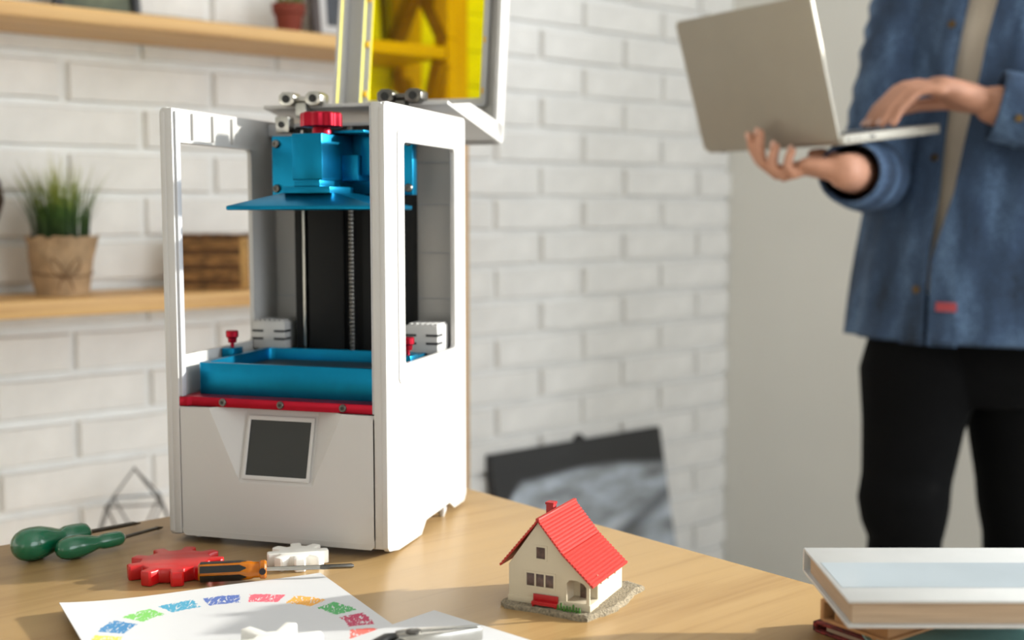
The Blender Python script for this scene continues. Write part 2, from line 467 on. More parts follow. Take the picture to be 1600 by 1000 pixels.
# ------------------------------------------------------------------ resin printer
O = Vector((-0.1833, 1.1822, TZ)); YAW = -0.2856
pr = thing('resin_printer', O, YAW, 'white resin 3D printer with lid open and blue vat inside', 'printer')
XR, YF, YB, HT = 0.109, -0.1085, 0.1085, 0.400

def side_outline():
    r = .007; n = 4
    pts = [(YF + .004, .006), (-.082, .0015), (-.024, .0005), (-.011, .0115), (.056, .0125), (.071, .004), (.102, .004), (YB, .011)]
    pts += [(YB, HT - .003), (YB - .003, HT)]
    pts += [(YF + r - r * sin(pi / 2 * k / n), HT - r + r * cos(pi / 2 * k / n)) for k in range(n + 1)]
    pts += [(YF, .010)]
    return pts
for sx, hole in ((1, rrect(-.0615, .0755, .168, .367, .004)), (-1, rrect(-.0885, .052, .172, .3685, .005))):
    mb = plate(side_outline(), [hole], 0.005 * sx, 0, sx * (XR - .005))
    sp = mb.build('side_panel', 'white', pr, bevel=.0013)
    # front flange with a groove
    fl = MB().box(min(sx * .0965, sx * .1065), max(sx * .0965, sx * .1065), YF + .0005, YF + .007, .008, HT - .001)
    fl.build('front_flange', 'white', sp, bevel=.0012)
    MB().box(min(sx * .0940, sx * .0968), max(sx * .0940, sx * .0968), YF + .003, YF + .010, .128, HT - .004).build('seal_strip', 'greyw', sp, bevel=.0005)
    # raised frame around the window on the outside, ribs on the inside
    ho = rrect(hole[0][0] * 0 + (-.0795 if sx > 0 else -.0985), .0905 if sx > 0 else .066, .152, .3775, .006)
    hi = rrect(-.0785 if sx > 0 else -.0975, .0895 if sx > 0 else .065, .153, .3765, .005)
    plate(ho, [hi], .0008 * sx, 0, sx * XR).build('window_rim', 'white', sp)
    for yy in (-.062, -.025, .012):
        MB().box(min(sx * .1015, sx * .104), max(sx * .1015, sx * .104), yy - .0012, yy + .0012, .372, .397).build('rib', 'white', sp)
    MB().box(min(sx * .098, sx * .104), max(sx * .098, sx * .104), YF + .012, .052, .3685, .371).build('ledge', 'white', sp)
# top edge lip on left panel interior
# back panel, with moulded lines
bp = plate([(-.1045, .010), (.1045, .010), (.1045, HT - .002), (-.1045, HT - .002)], [], .0045, 1, YB - .0045)
bpo = bp.build('back_panel', 'white', pr, bevel=.0008)
for zz in (.215, .262, .312, .355):
    MB().box(-.1035, .1035, YB - .0056, YB - .0044, zz, zz + .0012).build('moulding_line', 'greyw', bpo)
MB().box(-.1035, .1035, .088, YB - .004, .384, .397).build('rear_crossbar', 'greyw', pr, bevel=.001)
# base tray and feet
MB().box(-.1035, .1035, YF + .006, YB - .004, .0075, .012).build('bottom_plate', 'white', pr, bevel=.001)
for x, y in ((-.092, -.086), (.1005, -.084), (-.085, .068), (.1025, .050)):
    MB().lathe([(.0026, 0), (.0048, .0060), (.0048, .010)], 14, (x, y, 0)).build('foot', 'white', pr)

# front panel with the wedge shaped screen recess
DZ, RD = .1275, .018
f = YF + .0008
mb = MB()
front = [(-.0956, .0095), (-.0926, .0068), (.0926, .0068), (.0956, .0095), (.0956, DZ - .004), (.0926, DZ - .001), (.066, DZ), (.036, .060), (-.036, .060), (-.066, DZ), (-.0926, DZ - .001), (-.0956, DZ - .004)]
vs = [(x, f, z) for x, z in front] + [(-.036, f + RD, DZ), (.036, f + RD, DZ)]
n = len(front)
fs = [tuple(range(n)), (9, 8, n), (7, 6, n + 1), (8, 7, n + 1, n)]
bk = [(x, f + .006, z) for x, z in (front[0], front[1], front[2], front[3])]
mb._add(vs, fs)
fpo = mb.build('front_panel', 'white', pr, smooth=False)
dk = MB(); dk.prism([(-.1035, f + .001), (-.066, f + .0005), (-.036, f + RD), (.036, f + RD), (.066, f + .0005), (.1035, f + .001), (.1035, .103), (-.1035, .103)], 2, DZ - .004, DZ - .0005)
dk.build('inner_deck', 'white', pr)
# under-edge roll of the front panel
MB().tube([(-.096, f + .0048, .0118), (.096, f + .0048, .0118)], .0050, 12).build('lower_edge_roll', 'white', fpo)
# screen assembly on the tilted plate
tilt = atan2(RD, DZ - .060)
smx = Matrix.Translation((0, f, .060)) @ Matrix.Rotation(-tilt, 4, 'X')
bz = plate(rrect(-.0335, .0335, .0035, .0615, .0012), [rrect(-.0305, .0305, .0070, .0575, .0006)], -.0022, 1, 0.0)
bz.move(smx).build('screen_bezel', 'white', fpo, bevel=.0006)
MB().box(-.0308, .0308, -.0009, .0006, .0068, .0578).move(smx).build('touch_screen', 'screen', fpo)

# red plate and bolts
rp = MB().prism([(-.0975, YF + .0015), (-.0885, YF + .0015), (-.0855, YF + .0045), (.0965, YF + .0045), (.0965, .06), (-.0975, .06)], 2, DZ, .1362).build('red_plate', 'red', pr, bevel=.0006)
for x in (-.0535, .0045, .0655):
    b = MB().lathe([(.0036, 0), (.0036, .0012), (.0030, .0020), (.0016, .0020), (.0016, .0010)], 14)
    b.move(Matrix.Translation((x, YF + .0047, .1322)) @ Matrix.Rotation(pi / 2, 4, 'X')).build('bolt', 'darksteel', rp)
    MB().cyl((x, YF + .0047, .1322), (x, YF + .0024, .1322), .0017, .0017, 6).build('hex_socket', 'blackp', rp)

# vat
VX, VY0, VY1, VZ0, VZ1 = .0885, -.086, .050, .1362, .1655
vt = plate(rrect(-VX, VX, VY0, VY1, .003), [rrect(-VX + .0065, VX - .0065, VY0 + .0065, VY1 - .0065, .006)], VZ1 - VZ0, 2, VZ0).build('resin_vat', 'blue', pr, bevel=.0007)
MB().box(-VX + .004, VX - .004, VY0 + .004, VY1 - .004, VZ0 + .001, VZ0 + .0178).build('vat_film', 'film', vt)
for sx in (-1, 1):
    ck = MB().box(sx * .0955 - .0065, sx * .0955 + .0065, (-.020 if sx < 0 else -.032), (.0 if sx < 0 else -.012), .1610, .1715).build('vat_clamp', 'blue', pr, bevel=.0012)
    MB().box(sx * .0955 - .004, sx * .0955 + .004, (-.018 if sx < 0 else -.030), (-.002 if sx < 0 else -.014), .1360, .1610).build('clamp_post', 'blue', ck, bevel=.001)
    kn = MB().lathe([(.0018, 0), (.0018, .004), (.0040, .0045), (.0046, .009), (.0062, .0105), (.0062, .0155), (.0054, .0165), (.0008, .0165)], 18, (sx * .0955, -.010 if sx < 0 else -.022, .1715))
    kn.build('thumb_screw', 'red', ck)

# tower, rail, screw
tw = MB().box(-.059, .060, .062, .100, DZ, .392).build('z_tower', 'black', pr, bevel=.001)
for x0, x1 in ((-.059, -.050), (-.044, -.004), (.016, .060)):
    MB().box(x0, x1, .0565, .0625, DZ, .390).build('tower_rib', 'black', tw, bevel=.0012)
MB().box(-.0492, -.0468, .055, .060, DZ, .388).build('linear_rail', 'steel', tw, bevel=.0004)
sc = MB()
sc.tube([(.006, .0535, .132), (.006, .0535, .39)], .0028, 10)
for i in range(0, 64): sc.lathe([(.0028, 0), (.0036, .0009), (.0028, .0018)], 10, (.006, .0535, .135 + i * .004), caps=False)
sc.build('lead_screw', 'darksteel', tw)
MB().cyl((.006, .0535, DZ), (.006, .0535, .140), .006, .006, 16).build('shaft_coupler', 'steel', tw)

# blue arm, clamp block, knob, build plate
arm = MB().box(-.0745, .0778, .040, .053, .3215, .3815).build('carriage_plate', 'blue', pr, bevel=.0012)
for x, z in ((-.0695, .3735), (-.0695, .3285), (.0625, .3735), (.0625, .3285), (.0735, .3735), (.0735, .3285)):
    b = MB().lathe([(.0042, 0), (.0042, .0016), (.0034, .0026), (.0018, .0026), (.0018, .0012)], 14)
    b.move(Matrix.Translation((x, .0402, z)) @ Matrix.Rotation(pi / 2, 4, 'X')).build('bolt', 'darksteel', arm)
blk = MB().box(-.0165, .0150, -.032, .040, .3350, .3790).build('arm_block', 'blue', pr, bevel=.0016)
MB().box(-.0120, .0420, .004, .041, .3805, .3835).build('arm_top_plate', 'blue', blk, bevel=.0006)
MB().box(.0150, .0320, .012, .040, .3350, .3600).build('arm_step', 'blue', blk, bevel=.001)
MB().box(.0330, .0480, .018, .041, .3400, .3780).build('arm_rib', 'blue', blk, bevel=.001)
kb = MB()
ring_o = []
def lobes(rr, z): return [(rr * (1 + .07 * cos(9 * t)) * cos(t), rr * (1 + .07 * cos(9 * t)) * sin(t), z) for t in [2 * pi * k / 72 for k in range(72)]]
kb.rings([lobes(.0175, .3860), lobes(.0192, .3870), lobes(.0192, .3985), lobes(.0178, .4000)])
kb.lathe([(.0095, .3800), (.0088, .3862)], 24)
kb.move(Matrix.Translation((.0010, -.002, 0)))
kb.build('clamp_knob', 'red', blk)
MB().cyl((.001, -.002, .372), (.001, -.002, .382), .004, .004, 14).build('knob_shaft', 'steel', blk)
cp = MB().box(-.0245, .0245, -.036, .018, .3225, .3290).build('clamp_plate', 'blue', blk, bevel=.0008)
MB().box(-.014, .013, -.033, .012, .3285, .3355).build('ball_joint_block', 'blue', blk, bevel=.001)
bpl = MB()
def rect(x, y0, y1, z): return [(-x, y0, z), (x, y0, z), (x, y1, z), (-x, y1, z)]
bpl.rings([rect(.0750, -.050, .042, .3068), rect(.0760, -.051, .043, .3076), rect(.0760, -.051, .043, .3108), rect(.0280, -.030, .022, .3232)])
bpl.build('build_plate', 'blue', pr, bevel=.0003)

# white blocks with slots at the back corners
for x0, x1 in ((-.1030, -.0665), (.0660, .1005)):
    wb = MB().box(x0, x1, .046, .080, .1640, .1925).build('filter_box', 'white', pr, bevel=.0012)
    for zz in (.1735, .1815):
        MB().box(x0 - .0003, x0 + .012, .0452, .060, zz, zz + .0022).build('slot', 'film', wb)
        MB().box(x1 - .012, x1 + .0003, .0452, .060, zz, zz + .0022).build('slot', 'film', wb)
    for i in range(6):
        MB().box(x0 + .003 + i * .0055, x0 + .0055 + i * .0055, .049, .077, .1925, .1942).build('vent_ridge', 'white', wb)

# lid: turned back over the hinge
LA = radians(9.0)
HY, HZ = .076, .4145
lid = bpy.data.objects.new('lid', None); COL.objects.link(lid); lid.parent = pr
lid.location = (0, HY, HZ); lid.rotation_euler = (-LA, 0, 0); lid.empty_display_size = .02
LX, LL, LH = .1020, .190, .262
pl_ = MB().box(-LX, LX, 0, LL, -.0025, .0015).build('lid_top_panel', 'white', lid, bevel=.0008)
for sx in (-1, 1):
    MB().prism([(.012, .001), (LL, .001), (LL, .020), (.070, .016)], 0, min(sx * (LX - .004), sx * LX), max(sx * (LX - .004), sx * LX)).build('top_panel_rim', 'white', lid, bevel=.0006)
fpn = plate(rrect(-LX, LX, -.0025, LH, .006), [rrect(-.0665, .0725, .052, .212, .002)], .004, 1, LL)
fpn.build('lid_front_panel', 'white', lid, bevel=.0006)
rim = plate(rrect(-LX, LX, -.0025, LH, .006), [rrect(-LX + .0055, LX - .0055, .003, LH - .0055, .003)], -.024, 1, LL + .001)
rim.build('lid_rim', 'white', lid, bevel=.001)
lip = plate(rrect(-.0765, .0825, .040, .224, .004), [rrect(-.0735, .0795, .043, .221, .003)], -.010, 1, LL + .001)
lip.build('window_lip', 'greyw', lid, bevel=.0006)
MB().box(-.0695, .0755, LL + .0005, LL + .0035, .049, .215).build('lid_window_pane', 'yellow', lid)
for x in (-.0715, .0775):
    for z in (.060, .120, .175): MB().box(x - .0028, x + .0028, LL - .0030, LL - .0002, z - .0035, z + .0035).build('pane_tab', 'yellowtab', lid, bevel=.0006)
# hinges
for hx, mm in ((-.0545, 'steel'), (.0545, 'darksteel')):
    hg = MB().box(hx - .006, hx + .006, .066, .090, .4015, .4165).build('hinge_knuckle', mm, pr, bevel=.0015)
    for dx in (-.0150, .0150):
        MB().prism([(a * .0088, b * .0072) for a, b in ((-1, -.5), (-.5, -1), (.5, -1), (1, -.5), (1, .5), (.5, 1), (-.5, 1), (-1, .5))], 1, .064, .084).move(Matrix.Translation((hx + dx, 0, .4205))).build('hinge_lug', mm, hg, bevel=.001)
        MB().cyl((hx + dx, .0625, .4205), (hx + dx, .0645, .4205), .0042, .0042, 12).build('hinge_screw', 'blackp', hg)
    MB().cyl((hx - .010, .074, .4205), (hx + .010, .074, .4205), .0034, .0034, 12).build('hinge_pin', mm, hg)
br_ = MB().box(-.0760, -.0600, .050, .064, .3850, .4020).build('hinge_bracket', 'steel', pr, bevel=.002)
MB().cyl((-.068, .0485, .3935), (-.068, .0505, .3935), .0034, .0034, 12).build('bracket_screw', 'blackp', br_)

# ------------------------------------------------------------------ shelf unit
su = thing('wooden_shelf_unit', WP(0, 0, -TZ), PHI, 'open pine shelf unit against the brick wall behind the printer', 'shelf unit')
# local: x along the wall, y = -off, z from the floor
for zt, th in ((.613, .0225), (.1715, .026), (-.270, .026)):
    MB().box(-.72, .762, -.2, -.004 - .012, TZ + zt - th, TZ + zt).build('shelf_board', 'shelf', su, bevel=.002)
for off0, off1 in ((-.2, -.155), (-.052, -.016)):
    MB().box(.767, .815, off0, off1, 0, TZ + 1.15).build('post', 'post', su, bevel=.002)
    MB().box(-.772, -.724, off0, off1, 0, TZ + 1.15).build('post', 'post', su, bevel=.002)
def brace(x, y0, z0, y1, z1):
    d = Vector((0, y1 - y0, z1 - z0)); L = d.length; a = atan2(d.z, d.y)
    mx = Matrix.Translation((x, (y0 + y1) / 2, TZ + (z0 + z1) / 2)) @ Matrix.Rotation(a, 4, 'X')
    MB().box(-.011, .011, -L / 2, L / 2, -.016, .016).move(mx).build('cross_brace', 'brace', su, bevel=.0015)
for x in (.755, .777):
    pass
M['brace'] = wood('shaded_brace_pine', srgb(150, 104, 58), srgb(118, 78, 42), 1, 0.8, 0.6)  # post pine darkened in colour to mimic the unlit sides of the braces
brace(.7775, -.188, .180, -.028, .585); brace(.7585, -.028, .180, -.188, .585)
brace(.7775, -.188, .62, -.028, .84); brace(.7585, -.028, .62, -.188, .84)

# potted grass on the lower shelf
ZL = .1715
pg = thing('potted_grass', WP(.0635, .10, ZL), 0, 'green grass tuft in a kraft paper wrapped pot on the lower shelf', 'plant')
rnd = random.Random(3)
mb = MB(); n = 40; rs = []
for i in range(9):
    t = i / 8; z = .094 * t; r = .041 + .013 * t + (.002 if i == 8 else 0)
    rs.append([((r + rnd.uniform(-.0016, .0016) + .0022 * sin(5 * a + 7 * t) * t) * cos(a), (r + rnd.uniform(-.0016, .0016) + .0022 * sin(5 * a + 7 * t) * t) * sin(a), z + (rnd.uniform(-.003, .003) if i == 8 else 0)) for a in [2 * pi * k / n for k in range(n)]])
rs.append([(p[0] * .90, p[1] * .90, .088) for p in rs[-1]])
mb.rings(rs); mb.build('paper_wrap', 'kraft', pg)
MB().lathe([(.0475, .0878), (.0475, .0895), (.01, .0905)], 24).build('soil', 'soil', pg)
st = MB()
st.tube([(.0475 * cos(2 * pi * k / 40), .0475 * sin(2 * pi * k / 40), .034 + .003 * sin(2 * pi * k / 20)) for k in range(41)], .0011, 6)
for s_ in (-1, 1):   # two crossed loops and a bow facing the room
    st.tube([(.0500 * cos(-1.1 + s_ * a), .0500 * sin(-1.1 + s_ * a), .034 + h_) for a, h_ in ((0, 0), (.18, .018), (.38, .028), (.5, .018), (.34, .004), (.1, -.001))], .0010, 6)
    st.tube([(.0485 * cos(-1.1 + s_ * a), .0485 * sin(-1.1 + s_ * a), .034 + h_) for a, h_ in ((0, 0), (.16, -.010), (.24, -.024))], .0010, 6)
st.build('string', 'string', pg)
def grassmat():
    m = bpy.data.materials.new('grass_blade'); m.use_nodes = True
    t = NT(m); p = t.n['Principled BSDF']; p.inputs['Roughness'].default_value = .55
    tc = t.add('ShaderNodeTexCoord'); sx = t.add('ShaderNodeSeparateXYZ'); t.link(tc.outputs['Object'], sx.inputs[0])
    h = t.math('MULTIPLY_ADD', sx.outputs[2], 7.2, -.62)
    nz = t.noise(tc.outputs['Object'], 90)
    f = t.math('ADD', h, t.math('MULTIPLY_ADD', nz, .5, -.25))
    t.link(t.ramp(f, [(.0, srgb(22, 44, 12)), (.35, srgb(58, 92, 26)), (.65, srgb(140, 150, 60)), (1., srgb(200, 192, 104))]), p.inputs['Base Color'])
    return m
gm = MB()
for i in range(210):
    a = rnd.uniform(0, 2 * pi); r0 = .044 * sqrt(rnd.random()); h_ = rnd.uniform(.085, .142) * (1 - .18 * (r0 / .044)) * (1.15 if rnd.random() < .15 else 1)
    lean = rnd.uniform(.05, .62) * (.2 + r0 / .044); b = a + rnd.uniform(-.6, .6); w_ = rnd.uniform(.0016, .0027)
    side = Vector((-sin(b), cos(b), 0)); nrm = Vector((cos(b), sin(b), 0))
    base = Vector((r0 * cos(a), r0 * sin(a), .088)); rg = []
    for t in (0, .35, .7, 1):
        c = base + nrm * (lean * h_ * t * t * .75) + Vector((0, 0, h_ * t * (1 - .12 * lean * t)))
        q = w_ * (1 - t * .92)
        rg.append([c + side * q, c + nrm * q * .35, c - side * q, c - nrm * q * .35])
    gm.rings(rg)
tag(gm.build('grass_blades', grassmat(), pg), kind='stuff')

# fibre block basket on the lower shelf
bk_ = thing('fibre_box', WP(.322, .112, ZL), .02, 'brown woven fibre box on the lower shelf, seen through the printer', 'box')
bx_, by_, bz_ = .054, .036, .095
MB().box(-bx_ + .004, bx_ - .004, -by_ + .004, by_ - .004, .001, bz_ - .004).build('core', 'basket2', bk_)
rnd = random.Random(11)
for r_ in range(11):
    z = .0048 + r_ * .0085
    pts = []
    per = rrect(-bx_, bx_, -by_, by_, .006, 3); m_ = len(per)
    fine = []
    for i in range(m_):
        p, q = Vector(per[i]), Vector(per[(i + 1) % m_]); seg_ = max(1, int((q - p).length / .007))
        fine += [p.lerp(q, k / seg_) for k in range(seg_)]
    for i, p in enumerate(fine + fine[:1]):
        wv = .0012 * (1 if (i + r_) % 2 else -1)
        d = Vector((p.x / bx_, p.y / by_)); d.normalize()
        pts.append((p.x - d.x * (.003 - wv), p.y - d.y * (.003 - wv), z + rnd.uniform(-.0008, .0008)))
    MB().tube(pts, .0046, 8).build('woven_strand', ('basket', 'basket2', 'basket')[r_ % 3], bk_)
for i in range(8):
    x = -bx_ + .006 + i * .0138
    MB().box(x, x + .0125, -by_ + .001, by_ - .001, bz_ - .006, bz_ - rnd.uniform(0, .002)).build('top_slat', 'basket2' if i % 2 else 'basket', bk_, bevel=.001)
MB().box(bx_ - .001, bx_ + .0022, -by_ + .001, by_ - .001, .002, bz_ - .002).build('end_mat', 'basket3', bk_, bevel=.001)

# round dark vase at the very left of the lower shelf
va = thing('round_wooden_vase', WP(-.083, .10, ZL), 0, 'round dark brown wooden vase at the left edge of the lower shelf', 'vase')
MB().lathe([(.026, 0), (.030, .004), (.022, .014), (.012, .035), (.014, .07), (.030, .098), (.050, .122), (.0585, .150), (.055, .178), (.042, .198), (.024, .210), (.018, .222), (.021, .232), (.017, .232), (.014, .222)], 36).build('body', 'darkwood', va)
MB().tube([(.0175 * cos(2 * pi * k / 24), .0175 * sin(2 * pi * k / 24), .222) for k in range(25)], .0022, 8).build('neck_ring', 'string', va)

# things on the upper shelf
ZU = .613
def art(name, stops, scale):
    m = bpy.data.materials.new(name); m.use_nodes = True
    t = NT(m); p = t.n['Principled BSDF']; p.inputs['Roughness'].default_value = .4
    tc = t.add('ShaderNodeTexCoord')
    t.link(t.ramp(t.noise(tc.outputs['Object'], scale, 4), stops), p.inputs['Base Color'])
    return m
def frame(name, s, off, w_, h_, rz, lean, fm, fw, matw, am, label):
    t = thing(name, WP(s, off, ZU), PHI + rz, label, 'picture frame')
    g = MB()
    rot = Matrix.Rotation(-lean, 4, 'X')
    a = plate([(-w_ / 2, 0), (w_ / 2, 0), (w_ / 2, h_), (-w_ / 2, h_)], [[(-w_ / 2 + fw, fw), (w_ / 2 - fw, fw), (w_ / 2 - fw, h_ - fw), (-w_ / 2 + fw, h_ - fw)]], .016, 1, -.008).move(rot)
    a.build('frame_moulding', fm, t, bevel=.0015)
    a = plate([(-w_ / 2 + fw, fw), (w_ / 2 - fw, fw), (w_ / 2 - fw, h_ - fw), (-w_ / 2 + fw, h_ - fw)], [[(-w_ / 2 + fw + matw, fw + matw), (w_ / 2 - fw - matw, fw + matw), (w_ / 2 - fw - matw, h_ - fw - matw), (-w_ / 2 + fw + matw, h_ - fw - matw)]], .002, 1, -.001).move(rot)
    a.build('mount', 'mat' if matw > .008 else 'frameb', t)
    MB().box(-w_ / 2 + fw, w_ / 2 - fw, .001, .003, fw, h_ - fw).move(rot).build('print', am, t)
    MB().box(-w_ / 2 + .002, w_ / 2 - .002, .003, .007, .002, h_ - .002).move(rot).build('backing_board', 'darkwood', t)
    return t
frame('picture_frame', .142, .085, .142, .19, 0, .12, 'frameb', .012, .003, art('green_print', [(.3, srgb(60, 66, 48)), (.5, srgb(92, 98, 74)), (.7, srgb(150, 156, 120))], 14), 'black framed greenish print at the left of the upper shelf')
frame('picture_frame', .617, .10, .166, .21, 0, .10, 'darkwood', .016, .016, art('dark_photo', [(.3, srgb(24, 26, 30)), (.55, srgb(46, 50, 60)), (.75, srgb(70, 92, 110))], 18), 'dark brown framed photo with white mount beside the open lid')
tp = thing('potted_cactus', WP(.482, .105, ZU), 0, 'small terracotta pot with a green succulent on the upper shelf', 'plant')
MB().lathe([(.019, 0), (.0255, .042), (.0290, .043), (.0300, .060), (.0265, .060), (.0255, .054)], 28).build('pot', 'terra', tp)
MB().lathe([(.0255, .0535), (.0255, .0548), (.004, .056)], 20).build('soil', 'soil', tp)
sm_ = mat('succulent_green', srgb(104, 124, 66), .5, var=.2, scale=60)
rnd = random.Random(5)
for i in range(11):
    a = 2 * pi * i / 11 * 1.618 * 2; r = .004 + .0011 * i; e_ = .5 + .05 * i
    MB().tube([(r * cos(a), r * sin(a), .053), ((r + .008) * cos(a), (r + .008) * sin(a), .066), ((r + .013) * cos(a), (r + .013) * sin(a), .084 - .0008 * i)], [.004, .0052, .0008], 8).build('leaf', sm_, tp)

# wire ornament on the bottom shelf
wo = thing('wire_ornament', WP(.170, .11, -.270), .25, 'grey geometric wire ornament standing behind the desk edge', 'ornament')
apex = Vector((0, 0, .146))
midr = [Vector((.054 * cos(a), .054 * sin(a), .090)) for a in (pi * 1.19, pi * 1.80, pi * .25, pi * .75)]
low = [Vector((.072 * cos(a), .072 * sin(a), .002)) for a in (pi * 1.0, pi * 1.5, pi * 2.0, pi * .5)]
wires = [(apex, p) for p in midr] + [(midr[i], midr[(i + 1) % 4]) for i in range(4)]
wires += [(midr[0], low[0]), (midr[0], low[1]), (midr[1], low[1]), (midr[1], low[2]), (midr[2], low[2]), (midr[2], low[3]), (midr[3], low[3]), (midr[3], low[0])]
wires += [(low[i], low[(i + 1) % 4]) for i in range(4)]
for a, b in wires: MB().tube([a, b], .0016, 6).build('wire', 'wire', wo)
for p in [apex] + midr + low: MB().ell(p, (.0026, .0026, .0026), None, 8, 6).build('joint', 'wire', wo)

# leaning landscape canvas on the floor by the wall
def canvas_mat():
    m = bpy.data.materials.new('landscape_print'); m.use_nodes = True
    t = NT(m); p = t.n['Principled BSDF']; p.inputs['Roughness'].default_value = .6
    tc = t.add('ShaderNodeTexCoord'); sx = t.add('ShaderNodeSeparateXYZ'); t.link(tc.outputs['Object'], sx.inputs[0])
    x, z = sx.outputs[0], sx.outputs[2]
    # ridge line: wavy function of x
    rl = t.math('ADD', t.math('MULTIPLY', t.math('SINE', t.math('MULTIPLY_ADD', x, 11.0, .9)), .008), t.math('MULTIPLY_ADD', x, -.035, .446))
    drop = t.math('MULTIPLY', t.math('POWER', t.math('MAXIMUM', t.math('SUBTRACT', -.18, x), 0.0), 2.0), 14.0)
    rl = t.math('SUBTRACT', rl, drop)
    above = t.math('MULTIPLY', t.math('SUBTRACT', z, rl), 60.0)
    nz = t.noise(t.mapping(tc.outputs['Object'], scale=(1, 1, 2.6), rot=(0, .35, 0)), 7, 4)
    land = t.ramp(nz, [(.3, srgb(112, 114, 116)), (.45, srgb(160, 166, 172)), (.56, srgb(186, 196, 208)), (.7, srgb(216, 218, 222))])
    band = t.math('SUBTRACT', 1.0, t.math('MULTIPLY', t.math('ABSOLUTE', t.math('SUBTRACT', z, t.math('MULTIPLY_ADD', x, .42, .255))), 28.0))
    nd = t.add('ShaderNodeClamp'); t.link(band, nd.inputs[0])
    land = t.mix(t.math('MULTIPLY', nd.outputs[0], .8), land, srgb(62, 60, 60))
    cl_ = t.add('ShaderNodeClamp'); t.link(above, cl_.inputs[0])
    t.link(t.mix(cl_.outputs[0], land, srgb(50, 50, 51)), p.inputs['Base Color'])
    return m
cv = thing('landscape_canvas', WP(1.275, .125, -TZ), PHI, 'large landscape print with dark sky leaning against the brick wall', 'picture')
lean = Matrix.Rotation(-.20, 4, 'X')
MB().box(-.268, .272, -.012, -.010, .002, .535).move(lean).build('print_face', canvas_mat(), cv)
MB().box(-.268, .272, -.0099, .012, .000, .535).move(lean).build('stretcher_frame', 'frameb', cv)
MB().prism([(-.016, .535), (.016, .535), (.010, .544), (.004, .549), (-.004, .549), (-.010, .544)], 1, -.006, .004).move(lean @ Matrix.Translation((.008, 0, -.001))).build('hanger_clip', 'frameb', cv)
MB().cyl((-.272, 0, .445), (-.266, 0, .445), .008, .008, 12).move(lean).build('side_peg', 'darkwood', cv)

# ------------------------------------------------------------------ things on the desk
# drawing paper with the colour ring
def ring_mat(rot):
    m = bpy.data.materials.new('ring_print'); m.use_nodes = True
    t = NT(m); p = t.n['Principled BSDF']; p.inputs['Roughness'].default_value = .8
    tc = t.add('ShaderNodeTexCoord'); sx = t.add('ShaderNodeSeparateXYZ'); t.link(tc.outputs['Object'], sx.inputs[0])
    x, y = sx.outputs[0], sx.outputs[1]
    n0 = t.math('MULTIPLY_ADD', t.noise(tc.outputs['Object'], 420, 2), .006, -.003)
    r = t.math('ADD', t.math('SQRT', t.math('ADD', t.math('MULTIPLY', x, x), t.math('MULTIPLY', y, y))), n0)
    # angle in turns, counted so that a segment is one unit
    ang = t.math('DIVIDE', t.math('ARCTAN2', y, x), 2 * pi)                     # -0.5 .. 0.5
    seg = t.math('MULTIPLY', t.math('ADD', t.math('FRACT', t.math('ADD', ang, 1.0 - rot)), 0.0), 17.0)
    # the segments lean a little like hand drawn parallelograms
    fr_ = t.math('FRACT', t.math('ADD', seg, t.math('MULTIPLY', n0, 20.0)))
    idx = t.math('DIVIDE', t.math('ADD', t.math('FLOOR', seg), .5), 17.0)
    cols = [(228, 108, 98), (178, 62, 92), (84, 160, 98), (222, 160, 72), (224, 96, 112), (82, 104, 168), (70, 148, 178), (116, 184, 92), (62, 122, 168),
            (238, 190, 80), (150, 90, 160), (90, 170, 170), (226, 130, 70), (110, 150, 70), (190, 70, 80), (70, 100, 160), (230, 190, 110)]
    c = t.ramp(idx, [(i / 17, srgb(*q)) for i, q in enumerate(cols)], 'CONSTANT')
    inr = t.math('MULTIPLY', t.math('GREATER_THAN', r, .0805), t.math('LESS_THAN', r, .0995))
    ins = t.math('MULTIPLY', t.math('GREATER_THAN', fr_, .11), t.math('LESS_THAN', fr_, .89))
    # pencil scribble: stretched noise cut to strokes
    sv = t.mapping(tc.outputs['Object'], scale=(420, 110, 1), rot=(0, 0, .7))
    strokes = t.math('GREATER_THAN', t.noise(sv, 1.0, 2, .5, 1.5), .405)
    fac = t.math('MULTIPLY', t.math('MULTIPLY', inr, ins), strokes)
    t.link(t.mix(fac, srgb(197, 197, 199), c), p.inputs['Base Color'])
    return m
RC = Vector((-.1975, .8489, TZ))
pa = .52
ex = Vector((cos(pa), sin(pa), 0)); ey = Vector((-sin(pa), cos(pa), 0))
L0 = Vector((-.1627, 1.0064, TZ)) - ex * .21
def paper(name, origin, pts, zf, m, label, cat='paper', thick=.0006, nx=24, ny=30, w_=.210, h_=.297, ax=ex, ay=ey):
    """sheet spanned from corner pts along +ax and -ay, with zf(u,v) lift"""
    mb = MB(); top = []; bot = []
    for j in range(ny + 1):
        for i in range(nx + 1):
            u, v = i / nx, j / ny
            p = pts + ax * (w_ * u) - ay * (h_ * v) - origin
            z = zf(u, v); top.append((p.x, p.y, z + thick)); bot.append((p.x, p.y, z))
    N = (nx + 1); fs = []
    T = len(top)
    for j in range(ny):
        for i in range(nx):
            a = j * N + i
            fs.append((a, a + N, a + N + 1, a + 1)); fs.append((T + a, T + a + 1, T + a + N + 1, T + a + N))
    for i in range(nx):
        fs.append((i, i + 1, T + i + 1, T + i)); a = ny * N + i; fs.append((a, T + a, T + a + 1, a + 1))
    for j in range(ny):
        a = j * N; fs.append((a, T + a, T + a + N, a + N)); a = j * N + nx; fs.append((a, a + N, T + a + N, T + a))
    mb._add(top + bot, fs)
    o = mb.build(name, m, None, loc=origin)
    return tag(o, label, cat)
E17 = 1 / 17
